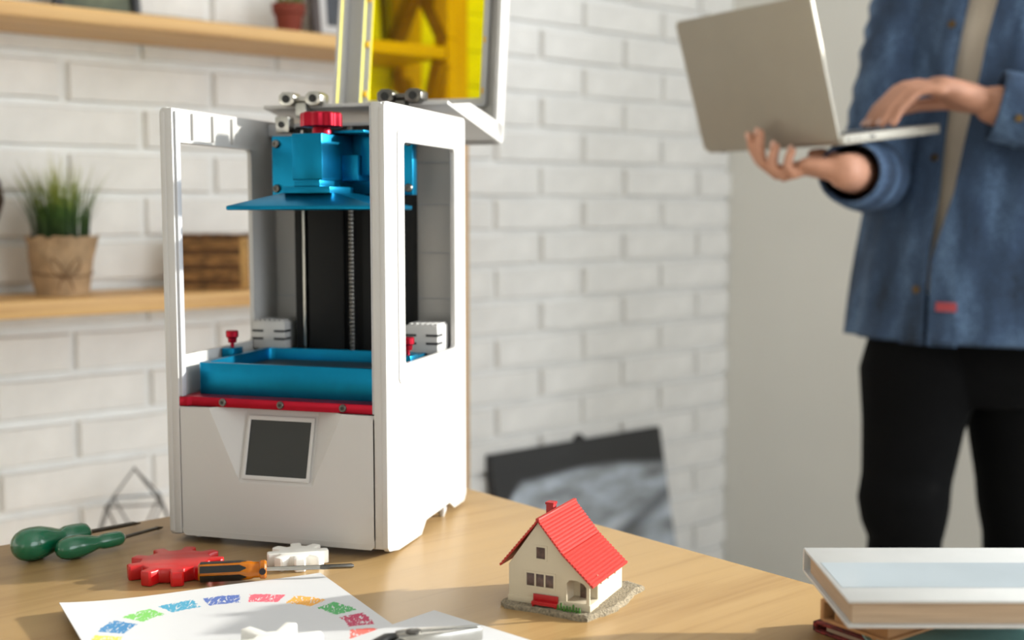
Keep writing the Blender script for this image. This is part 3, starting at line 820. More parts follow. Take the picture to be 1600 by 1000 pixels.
# first segment (coral) is centred at 4.9 degrees
paper('drawing_paper', RC, L0, lambda u, v: .0003 + .0085 * max(0, 1 - u / .55) ** 2 * (1 - .6 * v) + .0022 * max(0, 1 - v / .12) ** 2 * sin(pi * u) ** 2, ring_mat((4.0 - 21.176 / 2) / 360 % 1), 'white sheet printed with a ring of scribbled colour patches', thick=.0005)
# second sheet
A2 = Vector((-.0598, .906, TZ)); B2 = Vector((.0069, .8462, TZ)); d2 = (B2 - A2).normalized(); p2 = Vector((-d2.y, d2.x, 0))
def bumpz(u, v): return .0013
paper('plain_paper', A2.copy(), A2, lambda u, v: .0013 + .001 * (u * v), 'paper', 'blank white sheet under the pliers at the lower edge', ax=d2, ay=p2)

# gears
def gear_poly(R, r, teeth, fill=.5, phase=0.0, rnd_=.3):
    pts = []
    for k in range(teeth):
        a = 2 * pi * k / teeth + phase; h_ = pi / teeth * fill
        # parallel sided teeth
        half = r * sin(h_) * 1.02
        d = Vector((cos(a), sin(a))); q = Vector((-sin(a), cos(a)))
        r_in = sqrt(max(r * r - half * half, 0))
        pts += [d * r_in - q * half, d * (R - half * rnd_) - q * half, d * R - q * half * (1 - rnd_), d * R + q * half * (1 - rnd_), d * (R - half * rnd_) + q * half, d * r_in + q * half]
    return [(p.x, p.y) for p in pts]
def gear(name, c, rz, R, r, teeth, fill, z0, z1, m, label, hole=0.0, group=None, bev=.0012):
    holes = [[(hole * cos(2 * pi * k / 20), hole * sin(2 * pi * k / 20)) for k in range(20)]] if hole else []
    o = plate(gear_poly(R, r, teeth, fill), holes, z1 - z0, 2, z0).build(name, m, None, bevel=bev, loc=(c[0], c[1], TZ), rot=(0, 0, rz), ang=60)
    return tag(o, label, 'gear', group)
gear('toy_gear', (-.2850, 1.0070), .12, .0395, .0290, 9, .52, .0002, .0125, 'redpl', 'red plastic gear lying on the desk beside the screwdrivers')
gear('toy_gear', (-.1865, 1.0345), .25, .0262, .0170, 8, .70, .0002, .0118, 'whitepl', 'small white plastic gear lying in front of the printer base', bev=.0022)
gear('toy_gear', (-.1640, .8160), .35, .0330, .0150, 6, .58, .0012, .0125, 'whitepl', 'white plastic gear lying on the coloured ring sheet', bev=.0018)

# screwdrivers
def oriented(a, b):
    a, b = Vector(a), Vector(b); d = (b - a)
    return d.normalized(), d.length
def screwdriver_green(a, neck, b, tip, r, label):
    a, neck, b, tip = [Vector(p) + Vector((0, 0, TZ)) for p in (a, neck, b, tip)]
    t = thing('screwdriver', (a.x, a.y, TZ), 0, label, 'screwdriver', 'green handled screwdrivers')
    o = Vector((a.x, a.y, TZ))
    d1 = (b - a); pts = []; rad = []
    for k, q in ((0.0, .30), (.025, .58), (.07, .80), (.14, .95), (.24, 1.0), (.36, .96), (.48, .80), (.58, .62), (.63, .56), (.66, .60), (.70, .66), (.80, .68), (.92, .66), (.97, .60), (1.0, .44)):
        pts.append(a + d1 * k - o); rad.append(r * q)
    MB().tube(pts, rad, 24).build('handle', 'green', t)
    MB().tube([a + d1 * .985 - o, a + d1 * 1.03 - o], [r * .36, r * .30], 14).build('ferrule', 'steel', t)
    dd = (tip - b).normalized()
    sh = MB().tube([b - o, b + (tip - b) * .80 - o, b + (tip - b) * .90 - o], .0021 if r > .012 else .0017, 10)
    sh.build('shank', 'darksteel', t)
    e0 = b + (tip - b) * .89 - o; e1 = tip - o
    sd = Vector((-dd.y, dd.x, 0))
    q_ = .0030 if r > .012 else .0024
    MB().rings([[e0 + sd * .0018 + Vector((0, 0, .0018)), e0 - sd * .0018 + Vector((0, 0, .0018)), e0 - sd * .0018 - Vector((0, 0, .0018)), e0 + sd * .0018 - Vector((0, 0, .0018))],
                [e1 + sd * q_ + Vector((0, 0, .0005)), e1 - sd * q_ + Vector((0, 0, .0005)), e1 - sd * q_ - Vector((0, 0, .0005)), e1 + sd * q_ - Vector((0, 0, .0005))]]).build('blade_tip', 'darksteel', t)
    return t
screwdriver_green((-.4330, 1.0335, .0150), None or (-.4061, 1.0716, .012), (-.3900, 1.0930, .0125), (-.3640, 1.1600, .0040), .0148, 'larger dark green bulb handled screwdriver at the back left')
screwdriver_green((-.3985, 1.0400, .0105), (-.3737, 1.069, .008), (-.3560, 1.0875, .0090), (-.3375, 1.1450, .0035), .0103, 'smaller green handled screwdriver in front of the larger green one')

oa, ob, ot = Vector((-.2580, .9770, .0100)), Vector((-.2035, .9860, .0100)), Vector((-.1331, .9990, .0090))
t = thing('screwdriver', (oa.x, oa.y, TZ), 0, 'amber handled screwdriver with black flutes resting on the printed sheet', 'screwdriver')
o0 = Vector((oa.x, oa.y, 0))
dd = (ob - oa).normalized(); Lh = (ob - oa).length
sd = Vector((0, 0, 1)).cross(dd).normalized(); up = dd.cross(sd)
def oct_ring(c, r, depth=0.0):
    return [c + (sd * cos(2 * pi * k / 24) + up * sin(2 * pi * k / 24)) * (r * (1 - (depth if (k % 4) in (1, 2) else 0))) for k in range(24)]
hb = MB()
hb.rings([oct_ring(oa - o0 + dd * k, r, q) for k, r, q in ((0, .0066, .0), (.0012, .0078, .03), (.004, .0080, .06), (.040, .0080, .06), (.0425, .0074, .0), (.0445, .0066, 0), (.0490, .0066, 0), (.0500, .0076, 0), (.0535, .0078, 0), (.0550, .0066, 0))])
hb.build('handle', 'amber', t)
for ph in (0, 60, 120, 180, 240, 300):
    a_ = radians(ph + 30)
    dr = sd * cos(a_) + up * sin(a_); tn = -sd * sin(a_) + up * cos(a_)
    fl_ = MB()
    c0, c1 = oa - o0 + dd * .0015 + dr * .0066, oa - o0 + dd * .0385 + dr * .0066
    fl_.rings([[c + tn * q - dr * .0008, c + tn * q + dr * .0013, c - tn * q + dr * .0013, c - tn * q - dr * .0008] for c, q in ((c0, .0028), (c0.lerp(c1, .86), .0028), (c1, .0004))])
    fl_.build('black_flute', 'blackp', t)
MB().cyl(oa - o0 + dd * .0518 - sd * .0078 + up * .0006, oa - o0 + dd * .0518 - sd * .0085 + up * .0006, .0028, .0028, 14).build('black_dot', 'blackp', t)
s0 = ob - o0; s1 = ot - o0
MB().tube([s0 - dd * .002, s0.lerp(s1, .62)], .0019, 10).build('shank', 'steel', t)
tpz = MB(); tpz.tube([s0.lerp(s1, .60), s0.lerp(s1, .64), s0.lerp(s1, .97), s1], [.0019, .0022, .0022, .0010], 8)
for k in range(7): tpz.lathe([(.0022, 0), (.0026, .0008), (.0022, .0016)], 8, (0, 0, 0), caps=False) if False else None
tpz.build('blade_tip', 'darksteel', t)

# pliers on the second sheet
tip, piv = Vector((-.0217, .8390, .0080)), Vector((-.0690, .8260, .0080))
pd = (tip - piv).normalized()
t = thing('pliers', (piv.x, piv.y, TZ), atan2(pd.y, pd.x), 'steel flat nose pliers lying on the blank sheet', 'pliers')
for s_ in (1, -1):
    jw = MB().prism([(-.012, s_ * .0005), (.012, s_ * .0009), (.049, s_ * .0009), (.0495, s_ * .0032), (.016, s_ * .0088), (-.004, s_ * .0100), (-.012, s_ * .0070)], 2, .0035, .0130)
    jw.build('jaw', 'steel', t, bevel=.0012)
    hd = MB().tube([(-.008, -s_ * .004, .0080), (-.018, -s_ * .010 - .006, .0080), (-.042, -s_ * .018 - .040, .0078), (-.060, -s_ * .018 - .090, .0075)], [.0042, .0046, .0055, .0050], 12, flat=None, roundcap=True)
    hd.build('handle_grip', 'blackp', t)
MB().lathe([(.0055, .0130), (.0055, .0142), (.0030, .0150), (.0008, .0150)], 18).build('pivot_rivet', 'darksteel', t)
MB().box(.014, .046, -.0012, .0012, .0040, .0125).build('jaw_gap', 'film', t)

# books
def book(name, x0, y0, w_, d_, z0, z1, rz, cover, pages, label, spine='far', cv_t=.0022, inset=.0035, band=None):
    t = thing(name, (x0, y0, TZ + z0), rz, label, 'book', 'books stacked at the right of the desk')
    h_ = z1 - z0
    MB().box(0, w_, 0, d_, 0, cv_t).build('back_cover', cover, t, bevel=.0007)
    MB().box(0, w_, 0, d_, h_ - cv_t, h_).build('front_cover', cover, t, bevel=.0007)
    MB().box(0, w_, d_ - .0015, d_ + .0022, .0004, h_ - .0004).build('spine', cover, t, bevel=.001)
    MB().box(inset, w_ - inset, inset, d_ - .008, cv_t, h_ - cv_t).build('page_block', pages, t)
    if band:
        MB().box(0.003, w_ - .003, d_ * .22, d_ * .68, h_ - .0001, h_ + .0003).build('cover_panel', band, t)
    return t
M['cov_white'] = mat('white_book_cloth', srgb(190, 191, 191), .5, var=.02, coat=.2)
M['cov_blue'] = mat('pale_blue_cover_print', srgb(164, 174, 181), .4, var=.03, scale=14, coat=.2)
M['cov_teal'] = mat('teal_book_cloth', srgb(112, 152, 150), .6, var=.06, scale=30)
M['cov_brown'] = mat('brown_book_board', srgb(178, 132, 88), .8, var=.08, scale=40)
M['pages'] = mat('aged_page_edges', srgb(176, 154, 130), .9, var=.1, scale=120, stretch=(.1, .1, 8), bump=.3, bscale=400)
M['pages2'] = mat('brown_page_edges', srgb(172, 128, 86), .9, var=.08, scale=120, stretch=(.1, .1, 8))
M['cov_red'] = mat('red_patterned_cloth', srgb(120, 36, 30), .8, var=.5, scale=220)
book('book', .2786, .7806, .120, .100, .0003, .0085, .62, 'cov_red', 'pages', 'thin red patterned book lying lowest in the book stack')
book('book', .2440, .7640, .165, .120, .0088, .0202, -.02, 'cov_teal', 'pages2', 'teal covered book under the brown book in the stack')
book('book', .2490, .7810, .120, .056, .0205, .0365, .62, 'cov_brown', 'pages2', 'small brown book turned askew under the white book')
book('book', .2170, .7650, .190, .1235, .0368, .0555, -.005, 'cov_white', 'pages', 'white hardcover book with pale blue panel on top of the stack', band='cov_blue')

# ------------------------------------------------------------------ model house
hs = thing('model_house', (-.0025, .9229, TZ), -.45, 'miniature white house with red roof on the desk', 'model house')
hs.scale = (.965, .93, 1)
g = MB(); rnd = random.Random(21)
bp_ = []
ctr = [(-.006, -.002), (.0, -.0085), (.02, -.0075), (.045, -.010), (.060, -.0125), (.072, -.010), (.077, .004), (.083, .02), (.085, .045), (.083, .07), (.086, .088), (.070, .094), (.045, .088), (.02, .084), (-.004, .081), (-.007, .05), (-.005, .02)]
ring = []
for i in range(len(ctr)):
    p, q = Vector(ctr[i]), Vector(ctr[(i + 1) % len(ctr)])
    for k in range(4):
        c = p.lerp(q, k / 4); ring.append((c.x + rnd.uniform(-.0009, .0009), c.y + rnd.uniform(-.0009, .0009)))
cx, cy = .037, .038
g.rings([[(x, y, 0) for x, y in ring], [(x, y, .0022 + rnd.uniform(-.0004, .0006)) for x, y in ring], [(cx + (x - cx) * .965, cy + (y - cy) * .965, .0042 + rnd.uniform(-.0006, .0008)) for x, y in ring], [(cx + (x - cx) * .9, cy + (y - cy) * .9, .0044 + rnd.uniform(-.0004, .0004)) for x, y in ring]])
g.build('ground_base', 'ground', hs)
HX, HD = .0700, .0740
gable = [(0, .004), (HX, .004), (HX, .0270), (.0477, .0452), (.0262, .0690), (0, .0335)]
door = [(.0505, .0100), (.0672, .0100), (.0672, .0225), (.0650, .0250), (.0590, .0272), (.0530, .0268), (.0505, .0245)]
wt = [(.0235, .0400), (.0325, .0400), (.0325, .0498), (.0235, .0498)]
ww = [(.0150, .0180), (.0398, .0180), (.0398, .0288), (.0150, .0288)]
fw_ = plate(gable, [door, wt, ww], .0014, 1, 0)
fw_.build('front_wall', 'housewall', hs, smooth=False)
MB().prism(gable, 1, HD - .0014, HD).build('rear_wall', 'housewall', hs, smooth=False)
MB().box(0, .0014, .0014, HD - .0014, .004, .0330).build('side_wall', 'housewall', hs)
MB().box(HX - .0014, HX, .018, HD - .0014, .004, .0268).build('side_wall', 'housewall', hs)
MB().box(.0480, HX, .0176, .0190, .0085, .0285).build('porch_wall', 'housewall', hs)
MB().box(.0480, .0494, .0014, .0180, .0085, .0400).build('porch_wall', 'housewall', hs)
MB().box(.0480, HX + .0008, -.0006, .0190, .0040, .0095).build('porch_floor', 'housewall', hs, bevel=.0003)
MB().box(.0555, .0640, .0166, .0177, .0095, .0240).build('porch_door', 'glassd', hs)
pp = MB(); pp.tube([(.0682, .0006, .0095), (.0682, .0006, .0215), (.0678, .0006, .0245), (.0660, .0006, .0265)], .0009, 8); pp.build('porch_post', 'housewall', hs)
MB().box(-.0006, .0480, -.0009, .0002, .0040, .0092).build('plinth', 'housewall', hs, bevel=.0002)
MB().box(.0130, .0420, .0045, .0050, .0155, .0305).build('dark_backing', 'film', hs)  # dark sheets added behind the windows, standing in for the unlit interior
MB().box(.0215, .0345, .0045, .0050, .0385, .0512).build('dark_backing', 'film', hs)
def hwin(x0, x1, z0, z1, n_):
    wf = plate([(x0 - .0012, z0 - .0012), (x1 + .0012, z0 - .0012), (x1 + .0012, z1 + .0012), (x0 - .0012, z1 + .0012)], [[(x0 + (x1 - x0) * k / n_ + .0006, z0 + .0004), (x0 + (x1 - x0) * (k + 1) / n_ - .0006, z0 + .0004), (x0 + (x1 - x0) * (k + 1) / n_ - .0006, z1 - .0004), (x0 + (x1 - x0) * k / n_ + .0006, z1 - .0004)] for k in range(n_)], .0010, 1, -.0004)
    w0 = wf.build('house_window', 'housewall', hs)
    for k in range(n_):
        MB().box(x0 + (x1 - x0) * k / n_, x0 + (x1 - x0) * (k + 1) / n_, .0007, .0012, z0, z1).build('pane', 'glassd', w0)
hwin(.0235, .0325, .0400, .0498, 1); hwin(.0150, .0398, .0180, .0288, 3)
# roof: lapped boards along the ridge
def lapped(p0, p1, nb, th, step):
    p0, p1 = Vector(p0), Vector(p1); d = (p1 - p0) / nb; nn = Vector((-d.y, d.x)).normalized()
    if nn.y < 0: nn = -nn
    top = []
    for k in range(nb):
        top += [p0 + d * (k + .02) + nn * (th - step), p0 + d * (k + .22) + nn * th, p0 + d * (k + .78) + nn * (th + step * .3), p0 + d * (k + .98) + nn * (th - step)]
    return top
def roof_side(pts, nbs, name):
    mb = MB()
    for (a, b), nb in zip(zip(pts, pts[1:]), nbs):
        top = lapped(a, b, nb, .0014, .0009)
        q = [(p.x, p.y) for p in top]; n_ = len(q)
        # strip by strip: under side, lapped top, both ends
        low = [(a[0] + (b[0] - a[0]) * k / (n_ - 1), a[1] + (b[1] - a[1]) * k / (n_ - 1)) for k in range(n_)]
        for k in range(n_ - 1):
            if abs(q[k][0] - q[k + 1][0]) + abs(q[k][1] - q[k + 1][1]) < 1e-6: continue
            mb.prism([low[k], low[k + 1], q[k + 1], q[k]], 1, -.0028, HD + .0028)
    mb.build(name, 'roof', hs, smooth=False)
roof_side([(.0262, .0695), (.0477, .0456), (.0735, .0235)], [11, 11], 'roof_slope')
roof_side([(.0262, .0695), (-.0065, .0315)], [16], 'roof_slope')
MB().box(.0246, .0278, -.0028, HD + .0028, .0700, .0722).build('ridge_cap', 'roof', hs, bevel=.0004)
ch = MB().box(.0135, .0200, .0440, .0510, .0560, .0740).build('chimney', 'redbench', hs, bevel=.0003)
MB().box(.0130, .0205, .0435, .0515, .0725, .0743).build('chimney_cap', 'redbench', ch)
# bench, fence, gable posts on the side wall
bn = MB().box(.0225, .0440, -.0062, -.0022, .0072, .0084).build('garden_bench', 'redbench', hs, bevel=.0002)
MB().box(.0225, .0440, -.0024, -.0014, .0080, .0132).build('bench_back', 'redbench', bn, bevel=.0002)
for x in (.0232, .0425): MB().box(x, x + .0010, -.0060, -.0016, .0040, .0076).build('bench_leg', 'redbench', bn)
MB().box(.0225, .0440, -.0063, -.0057, .0058, .0074).build('bench_rail', 'redbench', bn)
fc = MB().box(.0448, .0650, -.0066, -.0060, .0050, .0060).build('picket_fence', 'fence', hs)
for k in range(8): MB().box(.0452 + k * .0026, .0464 + k * .0026, -.0068, -.0058, .0036, .0085 + (.0018 if k % 4 == 1 else 0)).build('picket', 'fence', fc)
for k in range(5): MB().box(HX, HX + .0010, .024 + k * .008, .0258 + k * .008, .0200 + .001 * (k % 2), .0262).build('trellis_slat', 'housewall', hs)

# ------------------------------------------------------------------ laptop
LP1 = Vector((.4705, 1.75, 0)); BA = Vector((.85, .53, 0)).normalized(); BW = Vector((-BA.y, BA.x, 0))
LWID, LDEP = .290, .218
def LB(a, b, z): return LP1 + BA * a + BW * b + Vector((0, 0, z))
HINGE_Z = 1.1490
lc = LB(0, LWID / 2, HINGE_Z)
lp = thing('laptop', lc, atan2(-BW.y, -BW.x), 'open silver laptop held up in the hands of the person', 'laptop')
# local x towards the near right corner, local y towards the user
bt = Matrix.Rotation(radians(6.5), 4, 'X')
hw = LWID / 2
def rslab(x0, x1, y0, y1, z0, z1, r):
    return MB().prism(rrect(x0, x1, y0, y1, r, 5), 2, z0, z1)
base = rslab(-hw, hw, 0, LDEP, 0, .0135, .009).move(bt).build('base', 'laptop', lp, bevel=.0016)
lt = Matrix.Translation((0, -.001, .010)) @ Matrix.Rotation(radians(18), 4, 'X')
lid2 = MB().prism(rrect(-hw, hw, -.006, .206, .009, 5), 1, -.0055, 0).move(lt).build('screen_lid', 'laptop', lp, bevel=.0012)
MB().box(-hw + .007, hw - .007, -.0002, .0006, .010, .198).move(lt).build('display', 'screen', lid2)
MB().cyl((-hw + .03, 0, .011), (hw - .03, 0, .011), .0045, .0045, 12).build('hinge_barrel', 'blackp', lp)
kbd = MB().box(-hw + .015, hw - .015, .018, .122, .0132, .0138).move(bt).build('keyboard_well', 'blackp', base)
for r_ in range(5):
    for c_ in range(13):
        x = -hw + .018 + c_ * .0197; y = .021 + r_ * .0200
        MB().box(x, x + .0170, y, y + .0172, .0137, .0150).move(bt).build('key', 'blackp', base)
MB().box(-.05, .05, .135, .205, .0134, .0137).move(bt).build('trackpad', 'greyw', base)
for y0, y1, h_ in ((.012, .019, .0035), (.026, .030, .0035), (.036, .040, .0035), (.048, .051, .0025), (.058, .070, .0040)):
    MB().box(hw - .001, hw + .0003, y0, y1, .0050, .0050 + h_).move(bt).build('port', 'film', base)
for x in (-.12, .12):
    for y in (.015, .200): MB().lathe([(.005, -.0015), (.006, .0005)], 14).move(bt @ Matrix.Translation((x, y, 0))).build('rubber_foot', 'blackp', base)

# ------------------------------------------------------------------ person
pe = thing('person', (.785, 2.03, 0), 0, 'person in open denim shirt and black jeans holding a laptop', 'person')
PO = Vector((.785, 2.03, 0))
RV = Vector((-.82, .57, 0)).normalized(); FV = Vector((RV.y * -1, RV.x, 0))
if FV.y > 0: FV = -FV
Z = Vector((0, 0, 1))
def rel(p): return Vector(p) - PO
E_R, S_R, W_R = Vector((.600, 2.020, 1.112)), Vector((.690, 2.100, 1.425)), LB(.012, .004, 1.112)
S_L, E_L, W_L = Vector((.955, 1.930, 1.425)), Vector((1.005, 1.790, 1.150)), Vector((.7262, 1.850, 1.2136))

body = MB()
def T(pts, rad, n=14, **k): body.tube([rel(p) for p in pts], rad, n, roundcap=True, **k)
def ellr(c, a, b, n=32): return [rel(c) + RV * a * cos(2 * pi * k / n) + FV * b * sin(2 * pi * k / n) for k in range(n)]
# trunk and legs under the clothes
body.rings([ellr((.788, 2.03, z), a, b) for z, a, b in ((.80, .08, .07), (.84, .14, .095), (.92, .155, .105), (1.05, .140, .095), (1.20, .150, .10), (1.32, .165, .105), (1.41, .165, .085), (1.455, .10, .065), (1.48, .058, .056))])
T([(.80, 2.025, 1.44), (.795, 2.0, 1.55)], [.056, .054])
T([(.715, 2.03, .86), (.66, 1.99, .57), (.665, 2.02, .09)], [.07, .048, .036])
T([(.865, 2.04, .86), (.878, 2.05, .57), (.905, 2.09, .09)], [.07, .048, .036])
for ax_, fx in (((.665, 2.02, .05), -.035), ((.905, 2.09, .05), .0)): T([Vector(ax_) + FV * -.03, Vector(ax_) + FV * .14 + Vector((0, 0, -.015))], [.034, .026])
# arms
T([S_R, S_R.lerp(E_R, .5), E_R], [.048, .044, .037]); T([E_R, E_R.lerp(W_R, .3), E_R.lerp(W_R, .7), W_R], [.038, .040, .032, .026])
T([S_L, S_L.lerp(E_L, .5), E_L], [.048, .044, .037]); T([E_L, E_L.lerp(W_L, .3), E_L.lerp(W_L, .7), W_L], [.038, .040, .034, .0300])

def palm(w, k, side, thick, wid0, wid1):
    """flattened loft from the wrist w to the knuckles k; side = direction across the palm"""
    d = (k - w); up_ = side.cross(d).normalized(); rs = []
    for t_, wd_, th_ in ((-.12, .82, .80), (0, .9, .95), (.2, 1.0, 1.1), (.45, 1.12, 1.1), (.7, 1.22, 1.0), (.92, 1.22, .88), (1.05, 1.05, .6)):
        c = w + d * t_; ww_ = wid0 + (wid1 - wid0) * max(0, min(1, t_))
        rs.append([rel(c) + side * ww_ * wd_ * .82 * cos(2 * pi * q / 20) + up_ * thick * th_ * sin(2 * pi * q / 20) for q in range(20)])
    body.rings(rs)
def finger(pts, r=.0088): body.tube([rel(p) for p in pts], [r * 1.08, r, r * .96, r * .86][:len(pts)] if len(pts) <= 4 else r, 12, roundcap=True)
# right hand under the laptop, fingers curling up round the hinge edge
KR = LB(-.016, .062, 1.122)
sideR = (LB(.0, .02, 1.122) - LB(.0, -.02, 1.122)).normalized()
sideR = (sideR + BA * .9 * 1).normalized()
palm(W_R, KR, sideR, .0150, .028, .038)
fr_ = [
    [LB(.012, .088, 1.122), LB(-.012, .112, 1.116), LB(-.030, .134, 1.130), LB(-.0335, .146, 1.150), LB(-.0320, .152, 1.168)],
    [LB(-.002, .078, 1.118), LB(-.028, .100, 1.110), LB(-.042, .118, 1.128), LB(-.0400, .126, 1.152), LB(-.0350, .130, 1.172)],
    [LB(-.014, .064, 1.116), LB(-.036, .078, 1.106), LB(-.046, .090, 1.118), LB(-.0420, .094, 1.136), LB(-.0340, .097, 1.150)],
    [LB(-.022, .046, 1.116), LB(-.038, .055, 1.108), LB(-.044, .062, 1.120), LB(-.0380, .065, 1.134), LB(-.0300, .067, 1.143)],
]
nails = []
for f_, r_ in zip(fr_, (.0088, .0090, .0088, .0078)):
    body.tube([rel(p) for p in f_], [r_ * 1.15, r_ * 1.06, r_, r_ * .95, r_ * .84], 12, roundcap=True)
    nails.append((f_[-1], f_[-1] - f_[-2], -BA, r_))
T([LB(.030, .035, 1.126), LB(.046, .062, 1.134), LB(.050, .086, 1.140), LB(.048, .102, 1.141)], [.013, .0115, .0105, .0090], 12)
# left hand typing
KL = Vector((.632, 1.843, 1.243)); dL = (KL - W_L).normalized(); sideL = Vector((.05, -.99, -.12)).normalized()
palm(W_L, KL, sideL, .0190, .030, .038)
def at_base(a, b): return LB(a, b, HINGE_Z + .0135 + a * math.tan(radians(6.5)))
tips = [at_base(.118, .060), at_base(.111, .043), at_base(.113, .027), at_base(.121, .012)]
for k, (tp_, r_, ln) in enumerate(zip(tips, (.0086, .0090, .0086, .0076), (1.0, 1.08, 1.0, .86))):
    kn_ = KL + sideL * (-.030 + .020 * k) + Vector((0, 0, -.002 - .003 * abs(k - 1.2)))
    tp_ = tp_ + Vector((0, 0, .0095))
    mid = kn_.lerp(tp_, .50) + Vector((0, 0, .026 * ln)); dip = kn_.lerp(tp_, .83) + Vector((-.002, 0, .014 * ln))
    body.tube([rel(p) for p in (kn_, kn_.lerp(mid, .5) + Vector((0, 0, .003)), mid, dip, tp_)], [r_ * 1.18, r_ * 1.06, r_ * 1.04, r_ * .95, r_ * .84], 12, roundcap=True)
    nails.append((tp_, tp_ - dip, Vector((-.5, -.2, .6)).normalized(), r_))
T([W_L.lerp(KL, .25) - sideL * .024 + Vector((0, 0, -.008)), W_L.lerp(KL, .62) - sideL * .040 + Vector((0, 0, -.016)), KL + Vector((-.008, .052, -.026)), KL + Vector((-.034, .054, -.034))], [.014, .0115, .0102, .0085], 12)
# head
hc = Vector((.770, 1.965, 1.635)); hdir = (FV + Vector((-.35, 0, -.42))).normalized()
hx = hdir.cross(Z).normalized(); hz = hx.cross(hdir).normalized()
HM = Matrix((hx, hdir, hz)).transposed().to_4x4()      # local y = gaze
def H(p): return hc + HM.to_3x3() @ Vector(p)
body.ell(rel(hc), (.074, .094, .108), HM, 28, 18)
body.ell(rel(H((0, .030, -.060))), (.056, .062, .060), HM, 20, 12)
body.ell(rel(H((0, .076, -.012))), (.012, .026, .024), HM, 12, 8)       # nose
body.ell(rel(H((0, .078, -.056))), (.025, .016, .009), HM, 12, 8)       # lips
body.ell(rel(H((0, .066, -.092))), (.026, .024, .018), HM, 12, 8)       # chin
for s_ in (-1, 1): body.ell(rel(H((s_ * .074, -.006, -.010))), (.009, .018, .032), HM, 12, 8)
T([H((0, -.02, -.06)), (.797, 2.01, 1.46)], [.056, .058])
bo = body.build('body', 'skin', pe, remesh=True)
bake_remesh(bo, .0036, 3)
for p, d, out, r_ in nails:
    d = d.normalized(); sd_ = d.cross(out).normalized(); o_ = sd_.cross(d).normalized()
    if o_.dot(out) < 0: o_ = -o_
    c = rel(p) + o_ * r_ * .74
    MB().rings([[c + d * a * r_ + sd_ * b * r_ + o_ * h_ * r_ for a, b in ((-.5, -.5), (-.5, .5), (.55, .48), (.75, .25), (.75, -.25), (.55, -.48))] for h_ in (0, .14)]).build('fingernail', 'nail', bo)
for s_ in (-1, 1):
    ey_ = MB().ell(rel(H((s_ * .031, .078, .006))), (.0125, .0115, .0105), HM, 14, 10).build('eye', 'mat', bo)
    MB().ell(rel(H((s_ * .031, .0868, .004))), (.0058, .0034, .0058), HM, 12, 8).build('iris', 'darkwood', bo)
    MB().tube([rel(H((s_ * .014, .088, .024))), rel(H((s_ * .032, .088, .029))), rel(H((s_ * .050, .076, .024)))], [.003, .0036, .002], 8).build('eyebrow', 'hair', bo)
hr = MB(); rs = []
for i in range(15):
    a = -.30 + (pi / 2 + .30) * i / 14; ring = []
    for k in range(36):
        t_ = 2 * pi * k / 36; y_ = cos(a) * sin(t_)
        lift = 1.09 + .035 * sin(7 * t_ + 3 * i) * cos(a) + .05 * sin(a)
        zz_ = sin(a) if y_ < .35 else max(sin(a), .40 + .25 * (y_ - .35))
        ring.append(rel(H((.074 * lift * max(cos(a), .03) * cos(t_), .094 * lift * y_ - .006, .108 * lift * zz_ + .006))))
    rs.append(ring)
hr.rings(rs); hr.build('hair', 'hair', pe)

# t-shirt
def tring(z, a, b, cx, cy, n=56):
    return [rel((cx, cy, z)) + RV * a * cos(2 * pi * k / n) + FV * (b + .0025 * sin(9 * 2 * pi * k / n + z * 20)) * sin(2 * pi * k / n) for k in range(n)]
MB().rings([tring(*q) for q in ((.90, .182, .122, .785, 2.03), (1.00, .172, .118, .790, 2.03), (1.12, .168, .116, .795, 2.03), (1.25, .178, .120, .800, 2.03), (1.34, .182, .118, .805, 2.03), (1.41, .165, .092, .805, 2.025), (1.45, .10, .072, .802, 2.02), (1.462, .078, .070, .802, 2.018))], True, False).build('t_shirt', 'tee', pe)

# denim shirt: open front shell plus sleeves
SH = [  # z, half width, half depth, centre x, y, pixel column of right-side and left-side front edge
    (.842, .222, .166, .785, 2.03, 1452, 1446), (.90, .215, .158, .787, 2.03, 1453, 1448), (.98, .208, .144, .790, 2.03, 1456, 1453), (1.085, .200, .138, .795, 2.03, 1465, 1490),
    (1.16, .196, .136, .798, 2.03, 1470, 1503), (1.24, .198, .136, .800, 2.03, 1479, 1517), (1.32, .200, .134, .805, 2.03, 1490, 1530), (1.395, .192, .118, .805, 2.028, 1503, 1548), (1.43, .165, .096, .804, 2.025, 1506, 1552), (1.462, .098, .080, .802, 2.02, 1508, 1556)]
def front_theta(z, a, b, cx, cy, col):
    best = None
    for k in range(400):
        th = radians(20 + 140 * k / 400); p = Vector((cx, cy, z)) + RV * a * cos(th) + FV * b * sin(th)
        e = abs(800 + 1898.56 * p.x / p.y - col)
        if best is None or e < best[0]: best = (e, th)
    return best[1]
rs = []; NS = 90; edgeR = []; edgeL = []
for z, a, b, cx, cy, cR, cL in SH:
    t0 = front_theta(z, a, b, cx, cy, cR); t1 = front_theta(z, a, b, cx, cy, cL)
    if t1 < t0: t0, t1 = t1 - .0, t1 + .03
    ring = []
    for k in range(NS + 1):
        th = t0 - (2 * pi - (t1 - t0)) * k / NS
        w_ = .0055 * sin(11 * th + 9 * z) * sin(5 * z + th) + .004 * sin(23 * th - 17 * z)
        ring.append(rel((cx, cy, z)) + RV * (a + w_) * cos(th) + FV * (b + w_) * sin(th))
    rs.append(ring)
sb = MB().rings(rs, False, False)
so = sb.build('denim_shirt', 'denim', pe)
md = so.modifiers.new('thickness', 'SOLIDIFY'); md.thickness = .003; md.offset = 1
md = so.modifiers.new('smooth', 'SUBSURF'); md.levels = 1; md.render_levels = 1
